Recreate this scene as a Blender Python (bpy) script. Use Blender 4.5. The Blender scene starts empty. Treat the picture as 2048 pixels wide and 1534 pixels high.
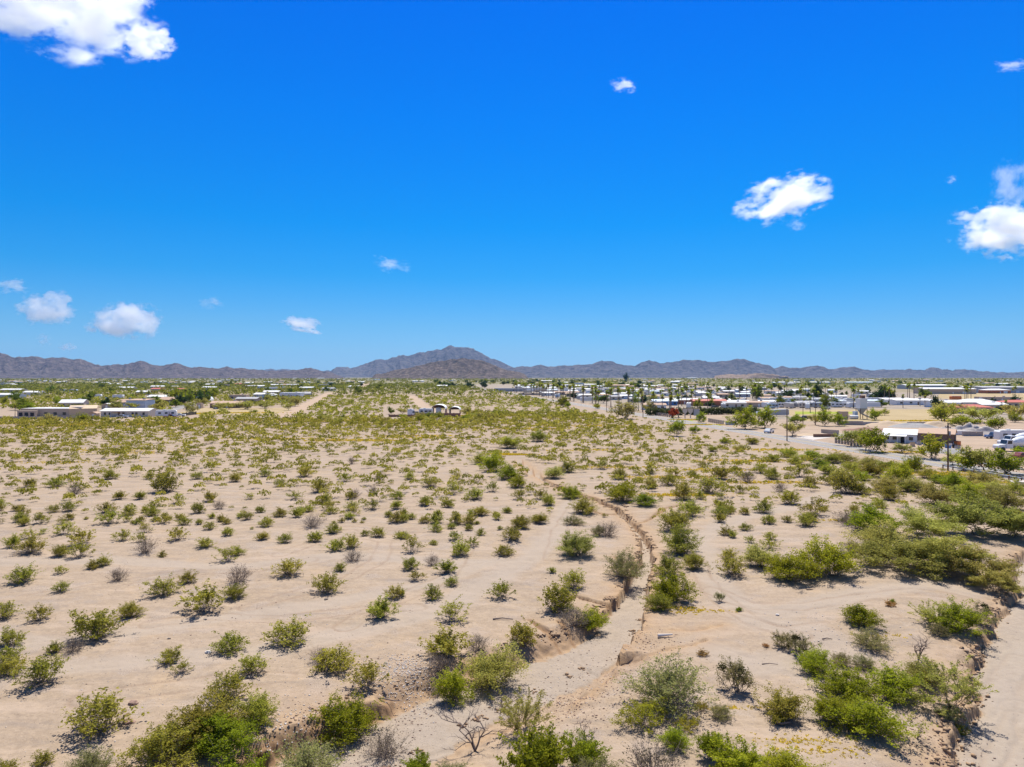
import bpy, math, random
import numpy as np
from mathutils import Vector, Matrix

# ------------------------------------------------------------------ camera, world, sun, exposure
SC = bpy.context.scene
COL = SC.collection
CAM_H, F, HZ, CX = 18.0, 1400.0, 752.0, 1024.0      # camera height, focal length and horizon row of the 2048 x 1534 photograph
SUN_EL, SUN_AZ = math.radians(62), math.radians(10)
cam_data = bpy.data.cameras.new('camera')
cam_data.sensor_width = 36.0
cam_data.lens = 36.0 * F / 2048.0
cam_data.shift_y = -(767.0 - HZ) / 2048.0
cam_data.clip_start = 0.5
cam_data.clip_end = 80000
cam = bpy.data.objects.new('camera', cam_data)
COL.objects.link(cam)
cam.location = (0, 0, CAM_H)
cam.rotation_euler = (math.radians(90), 0, 0)
SC.camera = cam

world = bpy.data.worlds.new('World')
SC.world = world
world.use_nodes = True
wn, wl = world.node_tree.nodes, world.node_tree.links
wn.clear()
sky = wn.new('ShaderNodeTexSky')
sky.sky_type = 'NISHITA'
sky.sun_disc = False
sky.sun_elevation = SUN_EL
sky.sun_rotation = SUN_AZ
sky.altitude = 300
sky.air_density = 1.0
sky.dust_density = 0.15
sky.ozone_density = 2.0
wtc = wn.new('ShaderNodeTexCoord')
wsep = wn.new('ShaderNodeSeparateXYZ')
wramp = wn.new('ShaderNodeValToRGB')          # sky tint by height: polarised blue in view, neutral overhead for less blue shadows
STOPS = [(0.0, (0.36, 0.68, 1.40)), (0.035, (0.35, 0.67, 1.18)), (0.07, (0.28, 0.66, 1.11)), (0.139, (0.08, 0.64, 1.16)), (0.208, (0.012, 0.64, 1.26)), (0.342, (0.0, 0.61, 1.48)), (0.47, (0.0, 0.55, 1.60)), (0.66, (0.30, 0.64, 1.22)), (0.88, (0.75, 0.84, 1.0))]
while len(wramp.color_ramp.elements) < len(STOPS): wramp.color_ramp.elements.new(0.9)
for el_, (p_, c_) in zip(wramp.color_ramp.elements, STOPS): el_.position = p_; el_.color = (c_[0] / 1.7, c_[1] / 1.7, c_[2] / 1.7, 1)
grade = wn.new('ShaderNodeVectorMath'); grade.operation = 'MULTIPLY'
grade2 = wn.new('ShaderNodeVectorMath'); grade2.operation = 'SCALE'; grade2.inputs['Scale'].default_value = 1.7
bg = wn.new('ShaderNodeBackground')
bg.inputs['Strength'].default_value = 0.075
wo = wn.new('ShaderNodeOutputWorld')
wl.new(wtc.outputs['Generated'], wsep.inputs[0]); wl.new(wsep.outputs['Z'], wramp.inputs['Fac'])
wl.new(sky.outputs[0], grade.inputs[0]); wl.new(wramp.outputs['Color'], grade.inputs[1]); wl.new(grade.outputs[0], grade2.inputs[0])
wl.new(grade2.outputs[0], bg.inputs['Color'])
wl.new(bg.outputs[0], wo.inputs['Surface'])

sun_data = bpy.data.lights.new('sun', 'SUN')
sun_data.energy = 5.0
sun_data.angle = math.radians(0.5)
sun_data.color = (1.0, 0.955, 0.88)
sun = bpy.data.objects.new('sun', sun_data)
COL.objects.link(sun)
sdir = Vector((math.sin(SUN_AZ) * math.cos(SUN_EL), math.cos(SUN_AZ) * math.cos(SUN_EL), math.sin(SUN_EL)))
sun.rotation_euler = (-sdir).to_track_quat('-Z', 'Y').to_euler()
sun.location = (0, 0, 200)

SC.view_settings.view_transform = 'Standard'
SC.view_settings.look = 'None'
SC.view_settings.exposure = 0.45
SC.view_settings.gamma = 1.0
SC.view_settings.use_curve_mapping = False
SC.cycles.max_bounces = 12
SC.cycles.diffuse_bounces = 3
SC.cycles.transmission_bounces = 4
SC.cycles.transparent_max_bounces = 8
SC.cycles.volume_bounces = 12
SC.cycles.use_denoising = True
rng = np.random.default_rng(7)
random.seed(7)

# ------------------------------------------------------------------ helpers
def vnoise(x, y, seed=0):
    x = np.asarray(x, float); y = np.asarray(y, float)
    xi = np.floor(x).astype(np.int64); yi = np.floor(y).astype(np.int64)
    fx = x - xi; fy = y - yi
    fx = fx * fx * fx * (fx * (fx * 6 - 15) + 10); fy = fy * fy * fy * (fy * (fy * 6 - 15) + 10)
    def h(a, b):
        n = (a * 374761393 + b * 668265263 + seed * 974634777) & 0xffffffff
        n = ((n ^ (n >> 13)) * 1274126177) & 0xffffffff
        n = (n ^ (n >> 16)) & 0xffffffff
        return n / 4294967295.0
    a = h(xi, yi); b = h(xi + 1, yi); c = h(xi, yi + 1); d = h(xi + 1, yi + 1)
    return (a + (b - a) * fx) + ((c + (d - c) * fx) - (a + (b - a) * fx)) * fy
def fbm(x, y, oct=4, seed=0, gain=0.5):
    s = 0; a = 1; t = 0
    for i in range(oct):
        s = s + a * (vnoise(x * 2 ** i + 17.3 * i, y * 2 ** i - 9.1 * i, seed + i) - 0.5); t += a; a *= gain
    return s / t * 2
def ridged(x, y, oct=4, seed=0):
    s = 0; a = 1; t = 0
    for i in range(oct):
        n = 1 - np.abs(vnoise(x * 2 ** i + 5.7 * i, y * 2 ** i + 3.3 * i, seed + i) * 2 - 1)
        s = s + a * n * n; t += a; a *= 0.5
    return s / t
def sstep(a, b, x):
    t = np.clip((x - a) / (b - a), 0, 1)
    return t * t * (3 - 2 * t)
def flat(px, py, z=0.0):
    """the point of the level z that the photograph shows at (px, py)"""
    D = (CAM_H - z) * F / (py - HZ)
    return np.array([(px - CX) / F * D, D])

# ---- lie of the land: a gully, side cuts, a wide sandy wash
GULLY = [(520, 1640, 3.0, 1.0), (640, 1570, 2.8, 1.0), (770, 1500, 2.5, 0.95), (900, 1436, 2.3, 0.9), (1040, 1375, 2.3, 0.9), (1160, 1325, 2.0, 0.85), (1232, 1275, 1.5, 0.9),
         (1258, 1225, 1.25, 0.9), (1274, 1185, 0.9, 0.9), (1294, 1135, 0.55, 0.85), (1290, 1097, 0.42, 0.8), (1264, 1058, 0.36, 0.75), (1234, 1030, 0.34, 0.7),
         (1195, 1010, 0.34, 0.65), (1150, 994, 0.34, 0.55), (1105, 976, 0.36, 0.45), (1064, 950, 0.45, 0.35), (1036, 925, 0.6, 0.25), (1030, 908, 0.7, 0.18), (1056, 896, 0.6, 0.12)]
CUTS = [([(1262, 1052), (1300, 1040), (1330, 1020), (1370, 1012)], 0.22, 0.4), ([(1278, 1190), (1225, 1212), (1190, 1205), (1130, 1190)], 0.25, 0.45),
        ([(1240, 1030), (1205, 1030), (1180, 1022)], 0.2, 0.35), ([(1285, 1310), (1340, 1300), (1385, 1292), (1412, 1282)], 0.18, 0.14), ([(1340, 1262), (1390, 1262), (1440, 1250)], 0.16, 0.12), ([(1292, 1130), (1262, 1140), (1230, 1120)], 0.2, 0.4),
        ([(1190, 1330), (1130, 1290), (1090, 1258), (1060, 1240)], 0.3, 0.25), ([(1175, 1320), (1150, 1270), (1120, 1240)], 0.2, 0.22), ([(820, 1488), (900, 1466), (985, 1440), (1060, 1415)], 0.12, 0.12), ([(1150, 1400), (1230, 1330), (1262, 1275), (1290, 1235)], 0.10, 0.10)]
WASH = [(1880, 1720), (1900, 1600), (1908, 1534), (1922, 1470), (1950, 1425), (1944, 1385), (1955, 1340), (1980, 1295), (1992, 1245), (2012, 1214), (2030, 1188), (2036, 1142), (2048, 1116), (2110, 1090), (2300, 1050)]
gpts = np.array([flat(a, b, -d) for a, b, w, d in GULLY])
gw = np.array([g[2] for g in GULLY]); gd = np.array([g[3] for g in GULLY])
wpts = np.array([flat(a, b, -0.9) for a, b in WASH])
worder = np.argsort(wpts[:, 1]); wpts = wpts[worder]
def seg_dist(x, y, pts, vals=None):
    best = np.full(x.shape, 1e9); out = [np.zeros(x.shape) for _ in (vals or [])]; side = np.zeros(x.shape)
    for i in range(len(pts) - 1):
        a, b = pts[i], pts[i + 1]; ab = b - a; L = ab @ ab
        t = np.clip(((x - a[0]) * ab[0] + (y - a[1]) * ab[1]) / L, 0, 1)
        dx = x - (a[0] + t * ab[0]); dy = y - (a[1] + t * ab[1]); d = np.hypot(dx, dy); m = d < best
        best = np.where(m, d, best); side = np.where(m, ab[0] * dy - ab[1] * dx, side)
        for k, v in enumerate(vals or []):
            out[k] = np.where(m, v[i] + (v[i + 1] - v[i]) * t, out[k])
    return best, side, out
def land(x, y, full=False):
    """height and soil masks (bed sand, bank soil, worn track) at world points"""
    x = np.asarray(x, float); y = np.asarray(y, float)
    near = 1 - sstep(95, 150, np.hypot(x, y))
    z = (0.28 * fbm(x / 14, y / 14, 3, 1) + 0.10 * fbm(x / 3.1, y / 3.1, 3, 5) + 0.055 * fbm(x / 0.8, y / 0.8, 3, 9)) * near
    bed = np.zeros(x.shape); bank = np.zeros(x.shape)
    m = near > 0
    xs, ys = x[m], y[m]
    jag = 0.55 * fbm(xs / 1.6, ys / 1.6, 3, 21) + 0.22 * fbm(xs / 0.4, ys / 0.4, 2, 31)
    d, side, (w, dep) = seg_dist(xs, ys, gpts, [gw, gd])
    soft = np.where((side < 0) & (ys < 46), 1.0, 0.0) * sstep(50, 42, ys)
    soft = np.maximum(soft, np.where(side > 0, 0.55, 0.0) * sstep(38.5, 40.5, ys) * sstep(54, 50.5, ys))
    e = d + jag * (0.55 + 0.45 * np.minimum(w, 1.6)) * (0.6 + 0.25 * soft)
    bw = 0.07 + 3.0 * soft + 0.65 * sstep(41, 38, ys) + (0.15 + 0.5 * sstep(50, 44, ys)) * np.clip(0.5 + 1.4 * fbm(xs / 1.3, ys / 1.3, 2, 77), 0, 1)
    prof = 1 - sstep(w, w + bw, e)
    terr = prof + 0.10 * np.sin(prof * 9.4) * (1 - soft)
    zz = -dep * np.clip(terr, 0, 1) * 1.0
    b1 = sstep(w + 0.12, w - 0.12, e)
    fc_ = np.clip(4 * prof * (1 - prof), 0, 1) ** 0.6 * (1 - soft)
    k1 = np.exp(-np.clip(e - w, 0, 9) / (0.9 + 0.6 * w)) * (1 - b1) * (1 - 0.5 * soft)
    for pts, cw, cd in CUTS:
        p = np.array([flat(a, b, -cd * 0.5) for a, b in pts])
        d2, _, _ = seg_dist(xs, ys, p)
        e2 = d2 + jag * 0.35
        pr = 1 - sstep(cw * 0.5, cw * 0.5 + 0.14, e2)
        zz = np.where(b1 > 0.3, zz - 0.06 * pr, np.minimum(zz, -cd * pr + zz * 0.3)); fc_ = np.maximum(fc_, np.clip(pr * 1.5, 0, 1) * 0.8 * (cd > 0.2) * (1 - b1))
        k1 = np.maximum(k1, 0.8 * np.exp(-np.clip(d2, 0, 9) / 0.7))
    ex = np.interp(ys, wpts[:, 1], wpts[:, 0])
    sd = xs - ex + jag * 1.5 + 0.6 * fbm(xs / 4, ys / 4, 2, 51)
    wsh = sstep(-0.5, 0.05, sd) * sstep(118, 96, ys)
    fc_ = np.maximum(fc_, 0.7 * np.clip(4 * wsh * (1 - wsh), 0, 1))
    bankn = 0.25 * ridged(xs / 0.9, ys / 0.9, 2, 61) * np.exp(-((sd + 0.5) / 0.9) ** 2)
    zz = np.minimum(zz, -0.95 * wsh - bankn * (sd < 0.2))
    zz = zz - 0.35 * np.exp(-np.clip(-sd, 0, 60) / 3.0) * (1 - wsh) * sstep(118, 96, ys)
    b1 = np.maximum(b1, sstep(-0.2, 0.15, sd) * sstep(118, 96, ys))
    k1 = np.maximum(k1, np.exp(-np.clip(-sd, 0, 50) / 1.6) * (sd < 0))
    clod = np.clip(k1 * (1 - b1), 0, 1) * (zz < -0.04)
    zz = zz + clod * (0.17 * fbm(xs / 0.6, ys / 0.6, 2, 83) + 0.04 * fbm(xs / 0.17, ys / 0.17, 2, 87))
    zm = z[m] * (1 - 0.75 * b1) + zz
    z[m] = zm; bed[m] = b1; bank[m] = np.clip(k1 * (1 - b1), 0, 1)
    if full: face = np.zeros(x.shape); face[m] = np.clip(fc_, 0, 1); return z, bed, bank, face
    return z, bed, bank
def W(px, py, lift=0.0):
    """world point where the ground shows at photo pixel (px, py)"""
    z = 0.0
    for _ in range(4):
        p = flat(px, py, z)
        if p[1] > 150: break
        z = float(land(np.array([p[0]]), np.array([p[1]]))[0][0])
    return Vector((p[0], p[1], (z if p[1] <= 150 else 0.0) + lift))
def S(py):
    return (py - HZ) / CAM_H      # photo pixels per metre on the ground at row py

# ---- objects
def link(o, parent=None):
    COL.objects.link(o)
    if parent is not None: o.parent = parent
    return o
USED = set()
ONES = 'zero one two three four five six seven eight nine ten eleven twelve thirteen fourteen fifteen sixteen seventeen eighteen nineteen'.split()
TENS = 'x x twenty thirty forty fifty sixty seventy eighty ninety'.split()
def words(n):
    n = int(max(0, min(99, n)))
    return ONES[n] if n < 20 else TENS[n // 10] + ('-' + ONES[n % 10] if n % 10 else '')
def label_at(desc, px, py):
    """a label that ends in the thing's place in the photograph, in words"""
    X, Y = px / 20.48, py / 15.34
    for k, (fx, fy) in enumerate([(0, 0), (0, 1), (1, 0), (1, 1), (0, 2), (2, 0), (2, 1), (1, 2), (2, 2)]):
        def w(v, f): return words(round(v)) if f == 0 else words(math.floor(v)) + '-and-' + ('a-half' if f == 1 and v % 1 >= 0.35 else 'a-quarter' if f == 1 else 'three-quarters')
        s = f'{desc}, {w(X, fx)} percent across, {w(Y, fy)} percent down'
        if s not in USED: break
    USED.add(s)
    return s
def tag(o, label=None, cat=None, group=None, kind=None):
    if label: o['label'] = label; USED.add(label)
    if cat: o['category'] = cat
    if group: o['group'] = group
    if kind: o['kind'] = kind
    return o
def empty(name, loc, rz=0.0, scale=None):
    o = bpy.data.objects.new(name, None)
    o.location = loc; o.rotation_euler = (0, 0, rz)
    if scale is not None: o.scale = scale
    o.empty_display_size = 0.2
    return link(o)
def np_mesh(name, verts, faces, mats=(), smooth=False, attrs=None, nper=4):
    verts = np.asarray(verts, np.float32); faces = np.asarray(faces, np.int32)
    me = bpy.data.meshes.new(name)
    me.vertices.add(len(verts)); me.vertices.foreach_set('co', verts.ravel())
    nf = len(faces); n = faces.shape[1]
    me.loops.add(nf * n); me.loops.foreach_set('vertex_index', faces.ravel())
    me.polygons.add(nf)
    me.polygons.foreach_set('loop_start', np.arange(0, nf * n, n, dtype=np.int32))
    me.polygons.foreach_set('loop_total', np.full(nf, n, np.int32))
    if smooth: me.polygons.foreach_set('use_smooth', np.ones(nf, bool))
    for m in mats: me.materials.append(m)
    for k, v in (attrs or {}).items():
        a = me.attributes.new(k, 'FLOAT', 'POINT'); a.data.foreach_set('value', np.asarray(v, np.float32).ravel())
    me.update(); me.validate()
    return me
class MB:
    """collects boxes, prisms and tubes into one mesh"""
    def __init__(s): s.v = []; s.f = []
    def add(s, vs, fs):
        n = len(s.v); s.v += [tuple(v) for v in vs]; s.f += [tuple(i + n for i in f) for f in fs]; return s
    def box(s, c, d, rz=0.0, M=None):
        x, y, z = d[0] / 2, d[1] / 2, d[2] / 2
        vs = [Vector((a * x, b * y, e * z)) for a in (-1, 1) for b in (-1, 1) for e in (-1, 1)]
        if rz: vs = [Matrix.Rotation(rz, 3, 'Z') @ v for v in vs]
        if M is not None: vs = [M @ v for v in vs]
        vs = [v + Vector(c) for v in vs]
        return s.add(vs, [(0, 1, 3, 2), (4, 6, 7, 5), (0, 4, 5, 1), (2, 3, 7, 6), (0, 2, 6, 4), (1, 5, 7, 3)])
    def prism(s, poly, y0, y1, axis='Y'):
        """poly: list of (x, z) outline counter-clockwise, pushed along y"""
        n = len(poly)
        vs = [(p[0], y0, p[1]) for p in poly] + [(p[0], y1, p[1]) for p in poly]
        if axis == 'X': vs = [(v[1], v[0], v[2]) for v in vs]
        if axis == 'Z': vs = [(v[0], v[2], v[1]) for v in vs]
        return s.add(vs, [tuple(range(n)), tuple(reversed(range(n, 2 * n)))] + [(i, i + n, (i + 1) % n + n, (i + 1) % n) for i in range(n)])
    def tube(s, pts, rad, n=6, caps=True):
        pts = [Vector(p) for p in pts]; rings = []; base = len(s.v)
        rad = rad if isinstance(rad, (list, tuple)) else [rad] * len(pts)
        for i, p in enumerate(pts):
            t = (pts[min(i + 1, len(pts) - 1)] - pts[max(i - 1, 0)]).normalized()
            u = t.cross(Vector((0, 0, 1))) if abs(t.z) < 0.95 else t.cross(Vector((1, 0, 0)))
            u.normalize(); v = t.cross(u)
            for k in range(n):
                a = 2 * math.pi * k / n
                s.v.append(tuple(p + (u * math.cos(a) + v * math.sin(a)) * rad[i]))
        for i in range(len(pts) - 1):
            for k in range(n):
                a = base + i * n + k; b = base + i * n + (k + 1) % n
                s.f.append((a, b, b + n, a + n))
        if caps:
            s.f.append(tuple(base + k for k in reversed(range(n)))); m = base + (len(pts) - 1) * n
            s.f.append(tuple(m + k for k in range(n)))
        return s
    def mesh(s, name, mat):
        me = bpy.data.meshes.new(name); me.from_pydata(s.v, [], s.f); me.update()
        if mat: me.materials.append(mat)
        return me
    def build(s, name, mat, parent=None, loc=None):
        o = bpy.data.objects.new(name, s.mesh(name, mat))
        if loc is not None: o.location = loc
        return link(o, parent)

# ------------------------------------------------------------------ materials
def new_mat(name):
    m = bpy.data.materials.new(name); m.use_nodes = True
    n = m.node_tree.nodes; n.clear()
    return m, n, m.node_tree.links
def rgb(*c): return (c[0], c[1], c[2], 1.0)
def paint(name, c, rough=0.7, var=0.12, scale=1.2, metal=0.0, bump=0.0):
    """painted or bare surface with uneven weathering"""
    m, n, l = new_mat(name)
    b = n.new('ShaderNodeBsdfPrincipled'); o = n.new('ShaderNodeOutputMaterial')
    tc = n.new('ShaderNodeTexCoord'); t = n.new('ShaderNodeTexNoise'); t.inputs['Scale'].default_value = scale; t.inputs['Detail'].default_value = 6
    oi = n.new('ShaderNodeObjectInfo')
    mx = n.new('ShaderNodeMix'); mx.data_type = 'RGBA'
    mx.inputs['A'].default_value = rgb(*[v * (1 - var) for v in c]); mx.inputs['B'].default_value = rgb(*[min(1, v * (1 + var)) for v in c])
    l.new(tc.outputs['Object'], t.inputs['Vector']); l.new(t.outputs['Fac'], mx.inputs['Factor'])
    l.new(mx.outputs['Result'], b.inputs['Base Color'])
    b.inputs['Roughness'].default_value = rough; b.inputs['Metallic'].default_value = metal
    if bump:
        bp = n.new('ShaderNodeBump'); bp.inputs['Strength'].default_value = bump; l.new(t.outputs['Fac'], bp.inputs['Height']); l.new(bp.outputs['Normal'], b.inputs['Normal'])
    l.new(b.outputs['BSDF'], o.inputs['Surface'])
    return m
def leaf_mat(name, dark, light, trans=0.45, hue=0.02):
    m, n, l = new_mat(name)
    at = n.new('ShaderNodeAttribute'); at.attribute_name = 'v'
    mx = n.new('ShaderNodeMix'); mx.data_type = 'RGBA'; mx.inputs['A'].default_value = rgb(*dark); mx.inputs['B'].default_value = rgb(*light)
    l.new(at.outputs['Fac'], mx.inputs['Factor'])
    oi = n.new('ShaderNodeObjectInfo'); hs = n.new('ShaderNodeHueSaturation')
    mr = n.new('ShaderNodeMapRange'); mr.inputs['To Min'].default_value = 0.5 - hue; mr.inputs['To Max'].default_value = 0.5 + hue
    mv = n.new('ShaderNodeMapRange'); mv.inputs['To Min'].default_value = 0.78; mv.inputs['To Max'].default_value = 1.2
    ml = n.new('ShaderNodeMath'); ml.operation = 'MULTIPLY'; ml.inputs[1].default_value = 7.31; fr = n.new('ShaderNodeMath'); fr.operation = 'FRACT'
    l.new(oi.outputs['Random'], mr.inputs['Value']); l.new(oi.outputs['Random'], ml.inputs[0]); l.new(ml.outputs[0], fr.inputs[0]); l.new(fr.outputs[0], mv.inputs['Value'])
    l.new(mr.outputs['Result'], hs.inputs['Hue']); l.new(mv.outputs['Result'], hs.inputs['Value']); l.new(mx.outputs['Result'], hs.inputs['Color'])
    d = n.new('ShaderNodeBsdfDiffuse'); t = n.new('ShaderNodeBsdfTranslucent'); ms = n.new('ShaderNodeMixShader'); ms.inputs[0].default_value = trans
    o = n.new('ShaderNodeOutputMaterial')
    l.new(hs.outputs[0], d.inputs['Color']); l.new(hs.outputs[0], t.inputs['Color'])
    l.new(d.outputs[0], ms.inputs[1]); l.new(t.outputs[0], ms.inputs[2]); l.new(ms.outputs[0], o.inputs['Surface'])
    return m
M = {}
M['creosote'] = leaf_mat('creosote_leaf', (0.20, 0.195, 0.024), (0.50, 0.465, 0.075), 0.55)
M['lush'] = leaf_mat('lush_leaf', (0.17, 0.20, 0.012), (0.45, 0.47, 0.035), 0.55)
M['mesquite'] = leaf_mat('mesquite_leaf', (0.27, 0.255, 0.055), (0.54, 0.50, 0.125), 0.58)
M['grey'] = leaf_mat('grey_leaf', (0.19, 0.175, 0.06), (0.40, 0.37, 0.14), 0.5)
M['dry'] = leaf_mat('dry_leaf', (0.12, 0.09, 0.06), (0.22, 0.18, 0.12))
M['tuft'] = leaf_mat('tuft_leaf', (0.24, 0.21, 0.02), (0.50, 0.44, 0.04), 0.5)
M['straw'] = leaf_mat('straw_leaf', (0.35, 0.18, 0.05), (0.5, 0.32, 0.12))
M['clump'] = leaf_mat('mistletoe_leaf', (0.05, 0.045, 0.018), (0.10, 0.085, 0.04), trans=0.2)
M['tree'] = leaf_mat('town_tree_leaf', (0.075, 0.11, 0.010), (0.22, 0.27, 0.028))
M['dark_tree'] = leaf_mat('dark_tree_leaf', (0.025, 0.055, 0.014), (0.07, 0.11, 0.03))
M['palm'] = leaf_mat('palm_frond', (0.15, 0.18, 0.016), (0.36, 0.38, 0.05), 0.5)
M['skirt'] = leaf_mat('dead_frond', (0.12, 0.08, 0.04), (0.24, 0.17, 0.09), trans=0.2)
M['hedge'] = leaf_mat('hedge_leaf', (0.06, 0.08, 0.02), (0.20, 0.22, 0.08))
M['red_leaf'] = leaf_mat('red_leaf', (0.28, 0.03, 0.02), (0.45, 0.07, 0.04))
M['far_veg'] = leaf_mat('far_scrub_leaf', (0.12, 0.135, 0.018), (0.35, 0.335, 0.055), 0.5)
M['scrub'] = leaf_mat('scrub_leaf', (0.16, 0.17, 0.02), (0.52, 0.48, 0.07), 0.52)
M['yellow'] = leaf_mat('wildflower', (0.50, 0.41, 0.03), (0.75, 0.64, 0.05), trans=0.3)
M['bark'] = paint('bark', (0.16, 0.125, 0.10), 0.9, 0.3, 6)
M['twig'] = paint('twig', (0.22, 0.175, 0.15), 0.9, 0.3, 5)
M['deadwood'] = paint('deadwood', (0.20, 0.15, 0.125), 0.9, 0.3, 5)
M['palm_trunk'] = paint('palm_trunk', (0.26, 0.19, 0.13), 0.9, 0.25, 3)
M['pole'] = paint('creosoted_pole', (0.19, 0.11, 0.06), 0.85, 0.25, 4)
M['white'] = paint('white_siding', (0.78, 0.77, 0.74), 0.6, 0.06)
M['white_roof'] = paint('white_roof_coat', (0.70, 0.685, 0.655), 0.6, 0.14, 0.5)
M['cream'] = paint('cream_wall', (0.66, 0.57, 0.45), 0.8, 0.08)
M['tan'] = paint('tan_stucco', (0.52, 0.40, 0.29), 0.9, 0.10)
M['peach'] = paint('peach_metal', (0.62, 0.45, 0.28), 0.6, 0.08)
M['brown'] = paint('brown_wall', (0.24, 0.15, 0.10), 0.8, 0.12)
M['rust'] = paint('rust_wall', (0.42, 0.15, 0.07), 0.8, 0.15)
M['red_roof'] = paint('red_roof', (0.45, 0.10, 0.06), 0.7, 0.12)
M['pink'] = paint('pink_stucco', (0.62, 0.36, 0.28), 0.85, 0.08)
M['grey_wall'] = paint('grey_wall', (0.42, 0.42, 0.42), 0.8, 0.1)
M['grey_roof'] = paint('grey_roof', (0.36, 0.35, 0.35), 0.7, 0.12)
M['tan_roof'] = paint('tan_roof', (0.45, 0.30, 0.20), 0.8, 0.12)
M['blue_wall'] = paint('blue_wall', (0.10, 0.23, 0.45), 0.6, 0.1)
M['pale_blue'] = paint('pale_blue_wall', (0.52, 0.60, 0.66), 0.6, 0.1)
M['block'] = paint('concrete_block', (0.40, 0.34, 0.29), 0.9, 0.15, 2)
M['concrete'] = paint('concrete', (0.50, 0.45, 0.40), 0.9, 0.15, 1.5)
M['fence_brown'] = paint('brown_board', (0.25, 0.13, 0.09), 0.85, 0.25, 2)
M['steel'] = paint('galvanised_steel', (0.42, 0.44, 0.45), 0.45, 0.12, 3, 0.5)
M['rusty'] = paint('rusty_steel', (0.20, 0.10, 0.06), 0.8, 0.3, 3)
M['dark'] = paint('dark_paint_and_shade', (0.03, 0.03, 0.035), 0.8, 0.2)  # lids and doors, also slabs painted as the shade inside openings
M['glass'] = paint('window_glass', (0.03, 0.04, 0.05), 0.12, 0.1)
M['tyre'] = paint('tyre_rubber', (0.025, 0.025, 0.025), 0.85, 0.2)
M['car_white'] = paint('white_car_paint', (0.78, 0.78, 0.77), 0.25, 0.03)
M['car_blue'] = paint('blue_car_paint', (0.06, 0.12, 0.26), 0.25, 0.05)
M['car_silver'] = paint('silver_car_paint', (0.45, 0.47, 0.49), 0.25, 0.05, metal=0.4)
M['car_dark'] = paint('dark_car_paint', (0.05, 0.05, 0.055), 0.25, 0.05)
M['car_maroon'] = paint('maroon_car_paint', (0.22, 0.05, 0.05), 0.3, 0.05)
M['yellow_paint'] = paint('yellow_paint', (0.75, 0.55, 0.05), 0.6, 0.1)
M['line_white'] = paint('road_line_white', (0.7, 0.7, 0.66), 0.8, 0.12, 3)
M['line_yellow'] = paint('road_line_yellow', (0.6, 0.42, 0.05), 0.8, 0.15, 3)
M['orange'] = paint('orange_paint', (0.7, 0.2, 0.04), 0.6, 0.1)
M['gravel'] = paint('gravel', (0.33, 0.31, 0.29), 0.95, 0.25, 3, bump=0.6)
M['rubble'] = paint('broken_concrete', (0.42, 0.37, 0.33), 0.95, 0.25, 2, bump=0.6)
M['sand_pile'] = paint('sand_pile', (0.48, 0.36, 0.24), 0.95, 0.15, 2, bump=0.4)
M['clod'] = paint('soil_clod', (0.36, 0.235, 0.135), 0.95, 0.25, 3)
M['stone_white'] = paint('pale_stone', (0.62, 0.56, 0.50), 0.8, 0.25, 3)
M['stone_brown'] = paint('brown_stone', (0.30, 0.19, 0.14), 0.9, 0.25, 3)
M['stone_dark'] = paint('dark_stone', (0.20, 0.16, 0.13), 0.9, 0.3, 3)

def asphalt():
    m, n, l = new_mat('asphalt')
    b = n.new('ShaderNodeBsdfPrincipled'); o = n.new('ShaderNodeOutputMaterial'); tc = n.new('ShaderNodeTexCoord')
    t = n.new('ShaderNodeTexNoise'); t.inputs['Scale'].default_value = 0.25; t.inputs['Detail'].default_value = 8
    r = n.new('ShaderNodeValToRGB'); r.color_ramp.elements[0].color = rgb(0.22, 0.20, 0.185); r.color_ramp.elements[1].color = rgb(0.30, 0.275, 0.25)
    l.new(tc.outputs['Object'], t.inputs['Vector']); l.new(t.outputs['Fac'], r.inputs['Fac']); l.new(r.outputs[0], b.inputs['Base Color'])
    b.inputs['Roughness'].default_value = 0.9; l.new(b.outputs[0], o.inputs[0])
    return m
M['asphalt'] = asphalt()

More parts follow.
